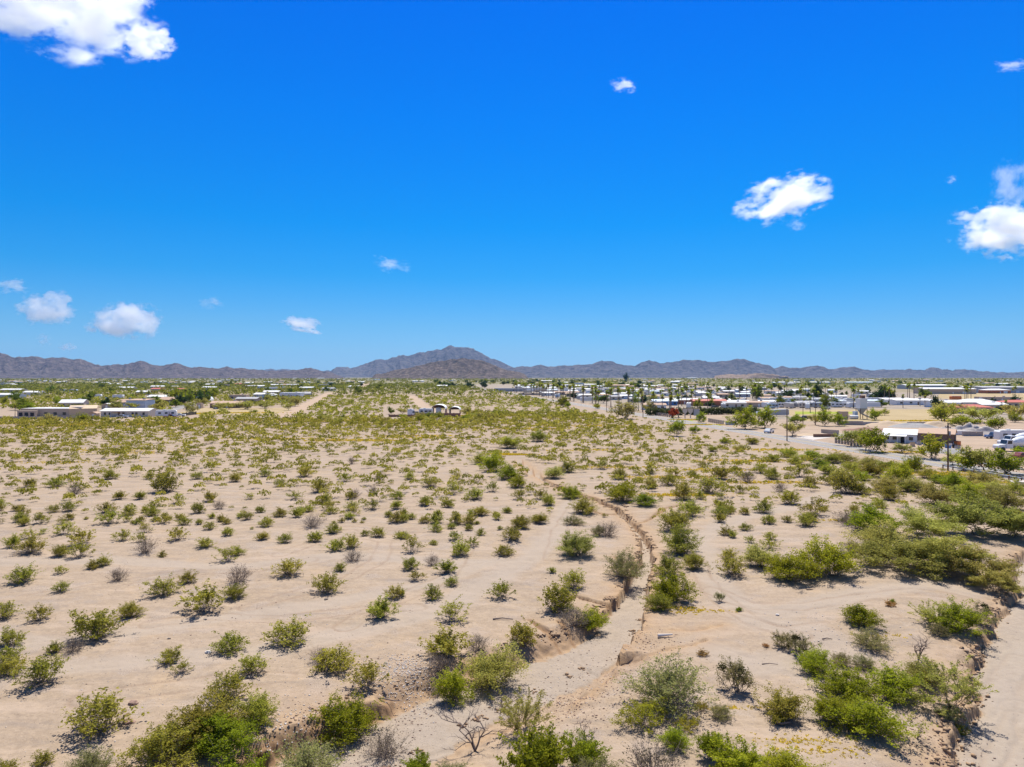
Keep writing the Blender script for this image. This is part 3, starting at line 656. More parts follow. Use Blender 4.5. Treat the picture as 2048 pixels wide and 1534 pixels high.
# ------------------------------------------------------------------ plants
def branch_set(r, H, R, n_main, tilt, sub, z0=0.0, curve=0.25, sub_len=0.45, base_r=0.18):
    """main stems and side branches as 3-segment polylines inside a body H high and R wide"""
    out = []
    for i in range(n_main):
        az = 2 * math.pi * (i + r.random()) / n_main * 1.0 + r.normal(0, 0.25); t = tilt[0] + (tilt[1] - tilt[0]) * r.random() ** 0.8
        reach = R * math.sin(t) / math.sin(tilt[1]) * (0.62 + 0.55 * r.random() ** 1.4); top = z0 + (H - z0) * (math.cos(t) / math.cos(tilt[0])) ** 0.8 * (0.66 + 0.48 * r.random() ** 1.3)
        d = np.array([math.cos(az), math.sin(az), 0]); b = np.array([r.normal(0, base_r * R), r.normal(0, base_r * R), z0])
        e = d * reach + np.array([0, 0, top]); m1 = b + (e - b) * 0.35 + d * reach * curve * 0.3 - np.array([0, 0, 0.03 * H]); m2 = b + (e - b) * 0.7 + d * reach * curve * 0.35 * r.normal(0.6, 0.5)
        P = np.array([b, m1, m2, e]); out.append((P, 1.0))
        for k in range(sub):
            s = 0.35 + 0.55 * r.random(); q = P[0] + (P[3] - P[0]) * s if False else (P[1] + (P[2] - P[1]) * (s - 0.35) / 0.35 if s < 0.7 else P[2] + (P[3] - P[2]) * (s - 0.7) / 0.3)
            dv = (P[3] - P[0]); dv = dv / np.linalg.norm(dv) + r.normal(0, 0.55, 3) + np.array([0, 0, 0.12]); dv /= np.linalg.norm(dv)
            L = sub_len * np.linalg.norm(e - b) * (0.5 + 0.7 * r.random())
            e2 = q + dv * L; e2[2] = max(e2[2], 0.05 * H)
            out.append((np.array([q, q + dv * L * 0.4 + r.normal(0, 0.03 * L, 3), q + dv * L * 0.75, e2]), 0.55))
    return out
def tubes(branches, rad):
    V = []; Fc = []
    for P, k in branches:
        n = len(P); base = len(V)
        for i in range(n):
            t = P[min(i + 1, n - 1)] - P[max(i - 1, 0)]; t = t / (np.linalg.norm(t) + 1e-9)
            u = np.cross(t, (0.3, 0.5, 0.81)); u /= np.linalg.norm(u) + 1e-9; w = np.cross(t, u)
            rr = rad * k * (1 - 0.72 * i / (n - 1))
            for a in (0, 2.094, 4.189): V.append(P[i] + (u * math.cos(a) + w * math.sin(a)) * rr)
        for i in range(n - 1):
            for a in range(3):
                p, q = base + i * 3 + a, base + i * 3 + (a + 1) % 3; Fc.append((p, q, q + 3, p + 3))
    return np.array(V), np.array(Fc)
def leaves(r, branches, n, size, sigma, frm, stretch=1.8, vjit=0.35, up=0.3):
    """leaf-sized quads spread round the outer part of the branches; v is brightness, one tone per clump"""
    nb = len(branches); L = np.array([np.linalg.norm(P[3] - P[0]) for P, k in branches]); pick = r.choice(nb, n, p=L / L.sum())
    t = frm + (1 - frm) * r.random(n) ** 0.8; Ps = np.array([P for P, k in branches])
    seg = np.minimum((t * 3).astype(int), 2); fr = t * 3 - seg
    c = Ps[pick, seg] + (Ps[pick, seg + 1] - Ps[pick, seg]) * fr[:, None] + r.normal(0, sigma, (n, 3))
    c[:, 2] = np.maximum(c[:, 2], 0.03)
    tone = r.random(nb)[pick]
    a = r.normal(0, 1, (n, 3)) + np.array([0, 0, up]); a /= np.linalg.norm(a, axis=1)[:, None]
    b = np.cross(a, r.normal(0, 1, (n, 3))); b /= np.linalg.norm(b, axis=1)[:, None]
    s = size * (0.6 + 0.8 * r.random(n))[:, None]
    a = a * s * stretch / 2; b = b * s / 2
    V = np.stack([c - a - b * 0.5, c - a * 0.2 + b, c + a + b * 0.3, c + a * 0.1 - b], 1).reshape(-1, 3)
    v = np.clip(0.25 + 0.5 * tone + r.normal(0, vjit * 0.5, n), 0, 1)
    return V, np.arange(4 * n).reshape(n, 4), np.repeat(v, 4)
class Kind: pass
def plant_kind(seed, leaf, wood, H=1.0, R=0.5, n_main=22, tilt=(0.1, 1.0), sub=3, n_leaf=1400, size=0.05, sigma=0.05, frm=0.5, rad=0.012, z0=0.0, trunk=None, stretch=1.8, sub_len=0.45, curve=0.25, extra=None, up=0.3, skirt=0):
    """two shared meshes (woody frame, foliage) of a plant of unit size"""
    r = np.random.default_rng(seed); k = Kind()
    br = branch_set(r, H, R, n_main, tilt, sub, z0, curve, sub_len)
    wb = list(br)
    for _ in range(skirt):                      # short bare grey twigs close to the ground
        az = r.random() * 6.28; L = R * (0.45 + 0.55 * r.random()); d = np.array([math.cos(az), math.sin(az), 0.12 + 0.35 * r.random()]); b0 = np.array([d[0] * 0.08, d[1] * 0.08, 0.0])
        wb.append((np.array([b0, b0 + d * L * 0.4 + r.normal(0, 0.02, 3), b0 + d * L * 0.75 + r.normal(0, 0.03, 3), b0 + d * L]), 0.8))
    if trunk: wb += [(np.array([[0, 0, -0.03], [0.01, 0, z0 * 0.4], [-0.01, 0.01, z0 * 0.8], [0, 0, z0 * 1.15]]), trunk / rad)]
    V, Fc = tubes(wb, rad); k.wood = np_mesh('stem', V, Fc, [M[wood]])
    V, Fc, v = leaves(r, br, n_leaf, size, sigma, frm, stretch, up=up); k.leaf = np_mesh('foliage', V, Fc, [M[leaf]], attrs={'v': v})
    k.extra = []
    for mat, ne, cl, sg, es in (extra or []):
        tips = np.array([P[2] for P, _ in br]); cs = tips[r.choice(len(tips), cl)]
        cc = cs[r.integers(0, cl, ne)]
        fake = [(np.array([c, c, c, c]) + r.normal(0, sg, 3), 1) for c in cc]
        fake = [(P + np.array([[0, 0, 0], [0.001, 0, 0], [0.002, 0, 0], [0.003, 0, 0]]), 1) for P, _ in fake]
        V, Fc, v = leaves(r, fake, ne, es, sg * 0.3, 0.0, 1.6); k.extra.append(np_mesh('mistletoe_clump', V, Fc, [M[mat]], attrs={'v': v}))
    return k
K = {}
K['creosote'] = [plant_kind(100 + i, 'creosote', 'twig', H=1.0, R=0.60, n_main=36 + 4 * (i % 3), tilt=(0.06, 1.28), sub=3, n_leaf=2000 + 350 * (i % 4), size=0.034, sigma=0.036, frm=0.42, rad=0.0075, skirt=22) for i in range(12)]
K['sparse'] = [plant_kind(130 + i, 'creosote', 'twig', H=1.0, R=0.58, n_main=20, tilt=(0.1, 1.2), sub=4, n_leaf=1050 + 150 * i, size=0.036, sigma=0.034, frm=0.55, rad=0.008, skirt=16) for i in range(5)]
K['olive'] = [plant_kind(150 + i, 'creosote', 'twig', H=1.0, R=0.6, n_main=46, tilt=(0.06, 1.3), sub=4, n_leaf=8500, size=0.0215, sigma=0.036, frm=0.36, rad=0.006, skirt=24) for i in range(4)]
K['lush'] = [plant_kind(170 + i, 'lush', 'twig', H=1.0, R=0.6, n_main=40, tilt=(0.06, 1.32), sub=5, n_leaf=10000, size=0.0215, sigma=0.038, frm=0.34, rad=0.006, skirt=20) for i in range(5)]
K['mesquite'] = [plant_kind(190 + i, 'mesquite', 'bark', H=1.0, R=0.58, n_main=26, tilt=(0.08, 1.32), sub=8, n_leaf=11500, size=0.0195, sigma=0.042, frm=0.34, rad=0.008, sub_len=0.45, skirt=16) for i in range(4)]
K['grey'] = [plant_kind(210 + i, 'grey', 'twig', H=1.0, R=0.6, n_main=60, tilt=(0.06, 1.32), sub=5, n_leaf=8000, size=0.0185, sigma=0.03, frm=0.45, rad=0.005, skirt=24) for i in range(4)]
K['mistletoe'] = [plant_kind(230 + i, 'grey', 'bark', H=1.0, R=0.55, n_main=14, tilt=(0.1, 1.1), sub=7, n_leaf=4200, size=0.02, sigma=0.035, frm=0.45, rad=0.011, extra=[('clump', 420, 3, 0.06, 0.035)]) for i in range(3)]
K['dry'] = [plant_kind(250 + i, 'dry', 'deadwood', H=1.0, R=0.62, n_main=60, tilt=(0.1, 1.25), sub=5, n_leaf=900, size=0.022, sigma=0.03, frm=0.3, rad=0.006) for i in range(3)]
K['tuft'] = [plant_kind(270 + i, 'tuft', 'twig', H=1.0, R=0.8, n_main=40, tilt=(0.05, 1.25), sub=3, n_leaf=3600, size=0.022, sigma=0.04, frm=0.55, rad=0.005, stretch=3.0, up=1.5) for i in range(3)]
K['verde'] = [plant_kind(290 + i, 'mesquite', 'bark', H=1.0, R=0.62, n_main=9, tilt=(0.15, 1.25), sub=13, n_leaf=16000, size=0.0165, sigma=0.042, frm=0.40, rad=0.011, z0=0.12, trunk=0.03, sub_len=0.6, curve=0.5, stretch=2.6) for i in range(4)]
K['broom'] = [plant_kind(310 + i, 'lush', 'twig', H=1.0, R=0.5, n_main=34, tilt=(0.05, 0.75), sub=5, n_leaf=9000, size=0.020, sigma=0.03, frm=0.4, rad=0.006, stretch=3.2, up=1.4) for i in range(3)]
K['straw'] = [plant_kind(330, 'straw', 'twig', H=1.0, R=0.7, n_main=30, tilt=(0.05, 1.1), sub=2, n_leaf=900, size=0.05, sigma=0.05, frm=0.4, rad=0.006, stretch=3.0, up=1.5)]
K['wispy'] = [plant_kind(350 + i, 'mesquite', 'bark', H=1.0, R=0.75, n_main=11, tilt=(0.2, 1.15), sub=11, n_leaf=5200, size=0.016, sigma=0.022, frm=0.5, rad=0.008, sub_len=0.6, stretch=3.4, curve=0.4) for i in range(2)]
K['dead'] = [plant_kind(370 + i, 'dry', 'deadwood', H=1.0, R=0.62, n_main=5, tilt=(0.1, 1.2), sub=7, n_leaf=30, size=0.01, sigma=0.02, frm=0.7, rad=0.03, sub_len=0.5) for i in range(2)]
def put(kind, name, px, py, w, h, label, cat, group=None, seed=None, rz=None, lift=-0.03, variant=None, tilt=0.0):
    """stand a plant w metres wide and h metres high at photo pixel (px, py)"""
    r = random.Random(seed if seed is not None else int(px * 7 + py * 13))
    k = K[kind][variant if variant is not None else r.randrange(len(K[kind]))]
    p = W(px, py); p.z += lift
    o = empty(name, p, rz if rz is not None else r.uniform(0, 6.28), (w * 0.9 * r.uniform(0.92, 1.08), w * 0.9 * r.uniform(0.92, 1.08), h * 0.8))
    if tilt: o.rotation_euler[0] = tilt
    tag(o, label, cat, group)
    link(bpy.data.objects.new('stem', k.wood), o); link(bpy.data.objects.new('foliage', k.leaf), o)
    for e in k.extra: tag(link(bpy.data.objects.new('mistletoe_clump', e), o), kind='stuff')
    return o

# ---- the near scrub, plant by plant: (px, py of its foot, width in photo pixels)
CRE = """45 1035 30|82 1048 42|48 1053 26|140 1041 24|172 1041 11|222 1048 48|254 1045 20|275 1050 20|305 1033 32|330 1035 15|368 1051 30|398 1050 18|130 1070 44|58 1079 34|86 1069 20|25 1096 36|60 1107 58|162 1090 54|245 1083 44|290 1067 30|280 1086 30|355 1081 50|290 1108 48|120 1114 34|160 1116 48|185 1139 28|207 1133 30|120 1149 26|45 1166 60|123 1184 34|235 1163 44|325 1192 66|375 1167 42|412 1224 88|6 1238 56|82 1241 50|260 1236 52|192 1278 92|22 1291 52|107 1306 36|148 1305 48|12 1338 66|340 1327 48|365 1346 40|325 1115 19|108 1026 30|137 1024 30|215 1026 36
418 1061 28|453 1050 24|455 1073 28|482 1037 20|494 1041 26|560 1035 28|532 1055 30|525 1081 30|504 1061 9|625 1056 50|663 1029 26|668 1067 32|570 1087 36|630 1086 36|730 1073 20|757 1075 32|798 1077 22|793 1046 34|410 1096 36|455 1124 54|475 1112 26|672 1102 38|703 1097 38|706 1124 42|680 1143 30|577 1152 62|655 1186 62|478 1166 58|470 1197 46|790 1197 40|760 1237 58|460 1304 68|580 1289 88|505 1347 62|668 1340 84|735 1376 84|640 1325 46
877 1033 22|807 1046 26|807 1079 28|912 1049 38|940 1049 34|955 1051 14|903 1059 22|873 1065 30|937 1063 20|994 1041 24|1000 1061 13|1042 1058 44|910 1081 34|945 1094 34|962 1072 22|867 1091 19|1025 1080 44|1008 1112 40|920 1112 40|825 1106 46|820 1140 38|865 1132 36|895 1147 44|832 1162 38|903 1173 34|865 1200 40|803 1194 22|1003 1198 56|905 1243 70|1105 1147 20|1147 1178 58|1118 1222 80|888 1314 92|1045 1296 66|82 1368 84|195 1462 120|85 1530 46|455 1396 84|20 1350 64
1380 1033 52|1440 1046 28|1490 1062 26|1452 1072 34|1465 1077 22|1500 1087 24|1540 1080 26|1540 1099 38|1528 1027 42|1490 1031 26|1580 1010 44|1630 1032 54|1575 1046 24|1612 1053 48|1435 1012 22|1440 1000 28|1365 1001 58|1420 987 58|1480 987 28|1495 967 38|1440 960 42|1405 937 22|1385 950 17|1338 972 40|1350 955 30|1300 950 26|1240 960 34|1205 940 30|1400 1000 24|1690 988 62|1720 990 42|1670 972 44|1780 1002 46|1560 985 34|1545 960 36|1600 955 44|1620 975 40|1520 948 32|1655 950 38
1465 1152 64|1458 1120 40|1565 1436 100|110 975 36|240 1000 30|330 985 62|395 960 30|470 965 28|560 975 26|640 985 44|590 1000 30|150 990 34|60 975 28|500 1000 24|420 1005 30|280 1000 24|700 1000 24|745 1020 40|795 1000 30|850 1012 30|760 960 24|860 975 40|905 990 36|950 1000 40|820 960 26|985 985 34|1040 1000 36|915 960 26|1080 1000 34|300 960 26|220 960 30|530 955 26|610 955 36|690 965 30"""
done = []
for i, t in enumerate(CRE.replace('\n', '|').split('|')):
    px, py, wp = [float(a) for a in t.split()]
    r = random.Random(i); s = S(py); w = wp / s; h = w * r.uniform(0.58, 0.80)
    kind = r.choices(['creosote', 'sparse', 'olive'], [6, 2.4, 1.2])[0]
    if w < 0.6: kind = 'sparse'
    dead = r.random() < 0.05 and w > 0.8
    if dead: kind = 'dry'
    size = 'tiny' if w < 0.75 else 'small' if w < 1.3 else 'medium' if w < 1.9 else 'large'
    form = {'creosote': 'spreading', 'sparse': 'thin', 'olive': 'dense', 'dry': 'dead grey'}[kind]
    put(kind, 'dead_shrub' if dead else 'creosote_bush', px, py - 2, w, h, label_at(f'{size} dead grey brush on sand' if dead else f'{size} {form} olive creosote bush on sand', px, py - wp * 0.35), 'bush', 'creosote bushes on the open flat', seed=i)
    p = W(px, py); done.append((p.x, p.y, w))
# ---- larger and stranger shrubs, each its own: kind, name, px, py, width px, height / width, label
BIG = [
 ('mesquite', 'mesquite_shrub', 1150, 1112, 92, 0.62, 'dense dark grey green shrub with brown clumps left of the gully'),
 ('dry', 'dead_shrub', 1216, 1074, 62, 0.62, 'dark purple brown dead shrub on the gully edge'),
 ('grey', 'grey_shrub', 1196, 1072, 34, 0.8, 'small grey green shrub beside the purple brown dead shrub'),
 ('grey', 'grey_shrub', 1250, 1176, 96, 0.75, 'big grey shrub with yellow green top at the gully bend'),
 ('lush', 'green_shrub', 1180, 1268, 70, 0.75, 'bright green shrub at the foot of the left gully bank'),
 ('dry', 'dead_shrub', 1150, 1258, 84, 0.55, 'grey twiggy dead shrub on the left gully bank'),
 ('mesquite', 'mesquite_shrub', 985, 1372, 140, 0.72, 'largest dark grey green shrub left of the channel'),
 ('dry', 'dead_shrub', 955, 1300, 60, 0.7, 'dark red brown dead clump behind the largest grey shrub'),
 ('lush', 'green_shrub', 905, 1402, 96, 0.85, 'bright green shrub on the corner of the channel bank'),
 ('dry', 'dead_shrub', 880, 1352, 90, 0.5, 'grey bare branched shrub between two creosote bushes on the bank'),
 ('lush', 'green_shrub', 690, 1474, 150, 0.68, 'large bright green shrub above the orange cut bank'),
 ('dry', 'dead_shrub', 770, 1512, 110, 0.62, 'grey tangled dead shrub hanging over the cut bank'),
 ('grey', 'grey_shrub', 615, 1566, 150, 0.75, 'pale grey green shrub at the bottom of the photo left of the bank'),
 ('olive', 'creosote_bush', 405, 1480, 170, 0.60, 'large creosote bush in the thicket right of the watermark'),
 ('olive', 'creosote_bush', 510, 1448, 110, 0.65, 'creosote bush with long bare arms at the thicket edge'),
 ('lush', 'green_shrub', 440, 1534, 160, 0.60, 'bright green shrub in front of the bottom left thicket'),
 ('olive', 'creosote_bush', 320, 1534, 150, 0.62, 'dense olive creosote bush at the bottom edge, left in its thicket'),
 ('lush', 'green_shrub', 470, 1590, 150, 0.60, 'green shrub cut by the bottom edge below the thicket'),
 ('grey', 'grey_shrub', 180, 1562, 96, 0.85, 'pale feathery shrub at the bottom edge left of the thicket'),
 ('creosote', 'creosote_bush', 14, 1546, 44, 0.8, 'small creosote bush in the bottom left corner'),
 ('broom', 'green_shrub', 1075, 1570, 170, 0.72, 'tall bright yellow green broom shrub at the bottom middle'),
 ('broom', 'green_shrub', 1165, 1545, 110, 0.8, 'yellow green broom shrub right of the tall one at the bottom'),
 ('grey', 'grey_shrub', 1190, 1590, 130, 0.7, 'grey twiggy shrub cut by the bottom edge right of the broom'),
 ('broom', 'green_shrub', 832, 1562, 84, 0.8, 'bright green shrub in the channel at the bottom edge'),
 ('wispy', 'mesquite_shrub', 1042, 1470, 110, 0.85, 'thin open shrub with bare twigs in front of the channel'),
 ('grey', 'grey_shrub', 900, 1560, 70, 0.6, 'low grey green shrub around the foot of the bare dead snag'),
 ('grey', 'grey_shrub', 1335, 1412, 168, 0.66, 'wide grey green shrub with bare purple twigs right of the channel'),
 ('mistletoe', 'mesquite_shrub', 1472, 1384, 100, 0.80, 'open shrub with dark mistletoe clumps right of the wide grey shrub'),
 ('tuft', 'yellow_tuft_shrub', 1285, 1450, 104, 0.55, 'low yellow green mound shrub in front of the wide grey shrub'),
 ('tuft', 'yellow_tuft_shrub', 1375, 1458, 42, 0.75, 'small rounded yellow green shrub with brown foot'),
 ('tuft', 'yellow_tuft_shrub', 1402, 1420, 26, 0.8, 'little yellow green tuft at the edge of the wide grey shrub'),
 ('lush', 'green_shrub', 1350, 1498, 66, 0.8, 'bright lime green shrub behind the dry grey shrub'),
 ('dry', 'dead_shrub', 1305, 1556, 140, 0.65, 'grey purple dry shrub at the bottom edge right of the channel'),
 ('grey', 'grey_shrub', 1442, 1436, 58, 0.55, 'low grey and yellow shrub on bare sand'),
 ('broom', 'green_shrub', 1470, 1560, 140, 0.62, 'tall bright green shrub at the bottom edge, left in the big clump'),
 ('lush', 'green_shrub', 1570, 1560, 130, 0.55, 'bright green shrub at the bottom edge, right in the big clump'),
 ('broom', 'green_shrub', 1422, 1520, 70, 0.9, 'slender grey green shrub beside the tall bright one'),
 ('lush', 'green_shrub', 1556, 1448, 28, 0.9, 'little vivid green seedling shrub beside a stump'),
 ('mistletoe', 'mesquite_shrub', 1566, 1298, 58, 0.85, 'upright grey green shrub with brown clump, left of a pair'),
 ('mistletoe', 'mesquite_shrub', 1600, 1308, 62, 0.8, 'upright grey green shrub with brown clump, right of a pair'),
 ('lush', 'green_shrub', 1632, 1346, 96, 0.6, 'bright olive green shrub behind the large right thicket'),
 ('grey', 'grey_shrub', 1682, 1332, 44, 0.8, 'grey dry topped shrub behind the large right thicket'),
 ('grey', 'grey_shrub', 1728, 1338, 60, 0.5, 'pale blue green low shrub behind the large right thicket'),
 ('lush', 'green_shrub', 1690, 1392, 120, 0.55, 'dark green shrub at the back of the large right thicket'),
 ('lush', 'green_shrub', 1790, 1392, 130, 0.5, 'green shrub at the right of the large right thicket'),
 ('lush', 'green_shrub', 1742, 1466, 150, 0.52, 'largest olive green shrub at the front of the right thicket'),
 ('lush', 'green_shrub', 1665, 1446, 110, 0.60, 'green shrub at the front left of the right thicket'),
 ('mesquite', 'mesquite_shrub', 1850, 1372, 90, 0.7, 'grey green shrub between the right thicket and the leaning tree'),
 ('wispy', 'mesquite_tree', 1905, 1418, 130, 0.75, 'open feathery tree leaning over the sandy wash'),
 ('mistletoe', 'mesquite_shrub', 1895, 1440, 60, 0.7, 'dark tangled shrub at the foot of the leaning tree'),
 ('tuft', 'yellow_tuft_shrub', 1916, 1470, 36, 0.85, 'round yellow green shrub on the wash bank'),
 ('lush', 'green_shrub', 1720, 1250, 86, 0.6, 'rounded green shrub alone on the sand spit'),
 ('grey', 'grey_shrub', 1742, 1296, 84, 0.55, 'grey green shrub in front of the rounded green one'),
 ('lush', 'mesquite_shrub', 1915, 1262, 110, 0.62, 'green shrub with bare roots on the wash bank'),
 ('mistletoe', 'mesquite_shrub', 1960, 1250, 60, 0.9, 'dark clump topped shrub at the wash bank edge'),
 ('wispy', 'mesquite_shrub', 1865, 1252, 70, 0.7, 'thin grey shrub left of the wash bank shrub'),
 ('grey', 'grey_shrub', 1880, 1272, 46, 0.6, 'small pale shrub at the foot of the wash bank shrub'),
 ('straw', 'dry_tuft', 1780, 1214, 22, 0.7, 'little orange dry tuft on the bare sand spit'),
 ('lush', 'green_shrub', 1785, 1208, 13, 0.9, 'tiny green sprig beside the orange dry tuft'),
 ('mistletoe', 'grey_shrub', 1440, 1204, 26, 1.1, 'small upright grey bush alone right of the gully'),
 ('lush', 'green_shrub', 1478, 1224, 16, 0.7, 'tiny vivid green sprig beside the track'),
 ('straw', 'dry_tuft', 1405, 1312, 24, 0.6, 'small straw tuft on the sand right of the channel'),
 ('straw', 'dry_tuft', 1532, 1296, 14, 0.8, 'tiny dry grass tuft left of the mistletoe pair'),
 ('olive', 'creosote_bush', 1352, 1062, 76, 0.75, 'dense creosote at the far end of the row along the gully'),
 ('olive', 'creosote_bush', 1362, 1108, 84, 0.75, 'dense creosote second in the row along the gully'),
 ('olive', 'creosote_bush', 1335, 1150, 60, 0.8, 'dense creosote third in the row along the gully'),
 ('olive', 'creosote_bush', 1388, 1140, 54, 0.8, 'creosote at the right flank of the row along the gully'),
 ('lush', 'green_shrub', 1342, 1200, 96, 0.72, 'bright green shrub at the near end of the row along the gully'),
 ('olive', 'creosote_bush', 1318, 1222, 60, 0.7, 'creosote hanging over the right gully bank'),
 ('mesquite', 'mesquite_shrub', 1520, 1136, 80, 0.7, 'dark grey shrub at the left end of the dark green clump'),
 ('lush', 'green_shrub', 1580, 1162, 110, 0.62, 'dark green shrub in the middle of the clump by the sand spit'),
 ('lush', 'green_shrub', 1655, 1150, 130, 0.68, 'dark green shrub at the right end of the clump by the sand spit'),
 ('dry', 'dead_shrub', 1705, 1110, 60, 0.6, 'dark dead shrub behind the dark green clump'),
 ('mesquite', 'mesquite_shrub', 1765, 1110, 120, 0.62, 'grey green shrub left of the palo verde grove'),
 ('verde', 'palo_verde_tree', 1800, 1140, 140, 0.52, 'feathery palo verde at the front left of the grove'),
 ('verde', 'palo_verde_tree', 1880, 1142, 150, 0.55, 'feathery palo verde at the front middle of the grove'),
 ('verde', 'palo_verde_tree', 1955, 1158, 130, 0.58, 'feathery palo verde at the front right of the grove by the wash'),
 ('verde', 'palo_verde_tree', 1992, 1186, 76, 0.6, 'palo verde drooping over the wash at the right edge'),
 ('verde', 'palo_verde_tree', 1860, 1078, 120, 0.55, 'grey green palo verde at the back left of the grove'),
 ('verde', 'palo_verde_tree', 1945, 1070, 150, 0.58, 'tall grey green palo verde at the back of the grove'),
 ('verde', 'palo_verde_tree', 2030, 1078, 120, 0.62, 'palo verde cut by the right edge in the grove'),
 ('lush', 'green_shrub', 1745, 1062, 110, 0.6, 'olive green shrub behind the palo verde grove'),
 ('dry', 'dead_shrub', 1700, 1050, 80, 0.5, 'grey dead shrub behind the olive green shrub'),
 ('mesquite', 'mesquite_shrub', 1872, 1010, 80, 0.62, 'grey green rounded shrub behind the grove'),
 ('lush', 'green_shrub', 1945, 1010, 90, 0.62, 'green shrub behind the grove near the culvert'),
 ('mesquite', 'mesquite_shrub', 2010, 1020, 90, 0.65, 'grey green shrub near the culvert at the right edge'),
 ('lush', 'green_shrub', 1800, 968, 74, 0.7, 'dense green shrub below the road shoulder'),
 ('lush', 'green_shrub', 1828, 945, 46, 1.0, 'tall bright green bush left of the near utility pole'),
 ('mesquite', 'mesquite_shrub', 1770, 985, 66, 0.6, 'grey shrub in the belt below the road'),
 ('mesquite', 'mesquite_shrub', 1835, 985, 60, 0.6, 'grey violet shrub in the belt below the road, further right'),
 ('olive', 'creosote_bush', 1745, 955, 60, 0.65, 'olive bush at the road end of the belt'),
 ('lush', 'green_shrub', 1905, 975, 60, 0.6, 'green shrub below the guardrail'),
 ('mesquite', 'mesquite_shrub', 1960, 975, 70, 0.55, 'low grey shrub below the guardrail end'),
 ('lush', 'green_shrub', 985, 944, 62, 0.75, 'bright green shrub left of the gully head'),
 ('lush', 'green_shrub', 1018, 960, 50, 0.7, 'bright green shrub second along the gully head'),
 ('lush', 'green_shrub', 1036, 976, 42, 0.75, 'bright green shrub nearest in the file along the gully head'),
 ('olive', 'creosote_bush', 960, 930, 40, 0.7, 'olive shrub behind the file along the gully head'),
 ('mesquite', 'mesquite_shrub', 1108, 958, 46, 0.65, 'grey green shrub right of the gully head'),
 ('olive', 'creosote_bush', 1134, 946, 40, 0.7, 'olive shrub right of the gully head'),
 ('olive', 'creosote_bush', 1080, 1048, 40, 0.65, 'olive bush at the bend of the dirt track'),
 ('olive', 'creosote_bush', 1168, 1028, 64, 0.6, 'wide olive bush between track and gully'),
 ('grey', 'grey_shrub', 1147, 1050, 46, 0.5, 'low grey bush between track and gully'),
 ('lush', 'green_shrub', 1142, 998, 52, 0.65, 'green bush on the left of the thin gully'),
 ('lush', 'green_shrub', 1245, 1003, 76, 0.6, 'wide green shrub right of the thin gully'),
 ('lush', 'green_shrub', 1290, 1012, 54, 0.55, 'green shrub next to the wide one right of the gully'),
 ('mesquite', 'mesquite_shrub', 1302, 978, 34, 0.9, 'dark upright shrub behind the wide green shrub'),
 ('olive', 'creosote_bush', 1078, 885, 44, 0.7, 'round olive bush beyond the gully head'),
 ('olive', 'creosote_bush', 1020, 898, 56, 0.6, 'wide olive bush beyond the gully head, further left'),
 ('dry', 'dead_shrub', 438, 1020, 34, 0.75, 'dark purple dead bush alone on the left flat'),
 ('dry', 'dead_shrub', 710, 998, 26, 1.0, 'dark dead bush, left of a pair on the flat'),
 ('dry', 'dead_shrub', 746, 992, 28, 1.0, 'dark dead bush, right of a pair on the flat'),
 ('dry', 'dead_shrub', 703, 930, 20, 1.1, 'dark dead bush far out on the middle flat'),
]
for i, (px, py, wp) in enumerate([(1578, 916, 46), (1622, 922, 50), (1662, 928, 50), (1690, 926, 50), (1702, 944, 46), (1640, 938, 44), (1592, 930, 40), (1736, 936, 52), (1768, 942, 50), (1722, 962, 48), (1545, 925, 36), (1480, 905, 34), (1505, 890, 36), (1450, 888, 30), (1425, 905, 30), (1680, 955, 40), (1855, 958, 44), (1880, 968, 46), (1815, 985, 50), (1985, 985, 56), (2030, 990, 60), (1905, 1000, 56)]):
    kd = ('olive', 'lush', 'olive', 'mesquite')[i % 4]
    BIG.append((kd, 'roadside_shrub', px, py, wp * 1.0, 0.52, label_at(dict(olive='olive', lush='green', mesquite='grey green')[kd] + ' shrub in the roadside belt', px, py - 12)))
for i, (kind, name, px, py, wp, hr, lab) in enumerate(BIG):
    s = S(py); w = wp / s * 0.92
    put(kind, name, px, py - 2, w, w * hr * 0.95, lab, 'tree' if 'tree' in name else 'tuft' if 'tuft' in name and 'shrub' not in name else 'shrub' if 'shrub' in name else 'bush', seed=900 + i)
    p = W(px, py); done.append((p.x, p.y, w))
# bare snag, fallen limbs, logs
def snag(px, py, H, label, seed, name='dead_snag', lean=0.2):
    r = np.random.default_rng(seed); p = W(px, py); mb = empty(name, p); tag(mb, label, 'snag')
    br = []
    def grow(b, d, L, k, depth):
        P = [b]
        for _ in range(3): d = d + r.normal(0, 0.22, 3); d /= np.linalg.norm(d); P.append(P[-1] + d * L / 3)
        br.append((np.array(P), k))
        if depth:
            for _ in range(3):
                j = r.integers(1, 4); dd = d + r.normal(0, 0.75, 3); dd[2] = abs(dd[2]) * 0.7; dd /= np.linalg.norm(dd); grow(P[j], dd, L * (0.5 + 0.25 * r.random()), k * 0.55, depth - 1)
    for q in range(3): grow(np.zeros(3), np.array([lean * (q - 1) * 1.8, r.normal(0, 0.2), 1.0 - 0.35 * abs(q - 1)]), H * (0.62 if q == 1 else 0.5), 1.0, 3)
    tr = [b for b in br if b[1] > 0.5]; tw = [b for b in br if b[1] <= 0.5]
    for nm, bb in (('limb', tr), ('twig', tw)):
        V, Fc = tubes(bb, 0.055 * H / 2); link(bpy.data.objects.new(nm, np_mesh(nm, V, Fc, [M['deadwood']])), mb)
snag(950, 1500, 2.6, 'bare dead forked snag standing at the edge of the channel', 4)
snag(1005, 1418, 1.5, 'thin bare dead branches behind the yellow green broom', 9)
snag(1170, 1472, 1.1, 'small bare dead branch beside the yellow green broom', 12)
snag(1838, 1318, 2.2, 'thin bare dead tree behind the right thicket', 15, lean=0.05)
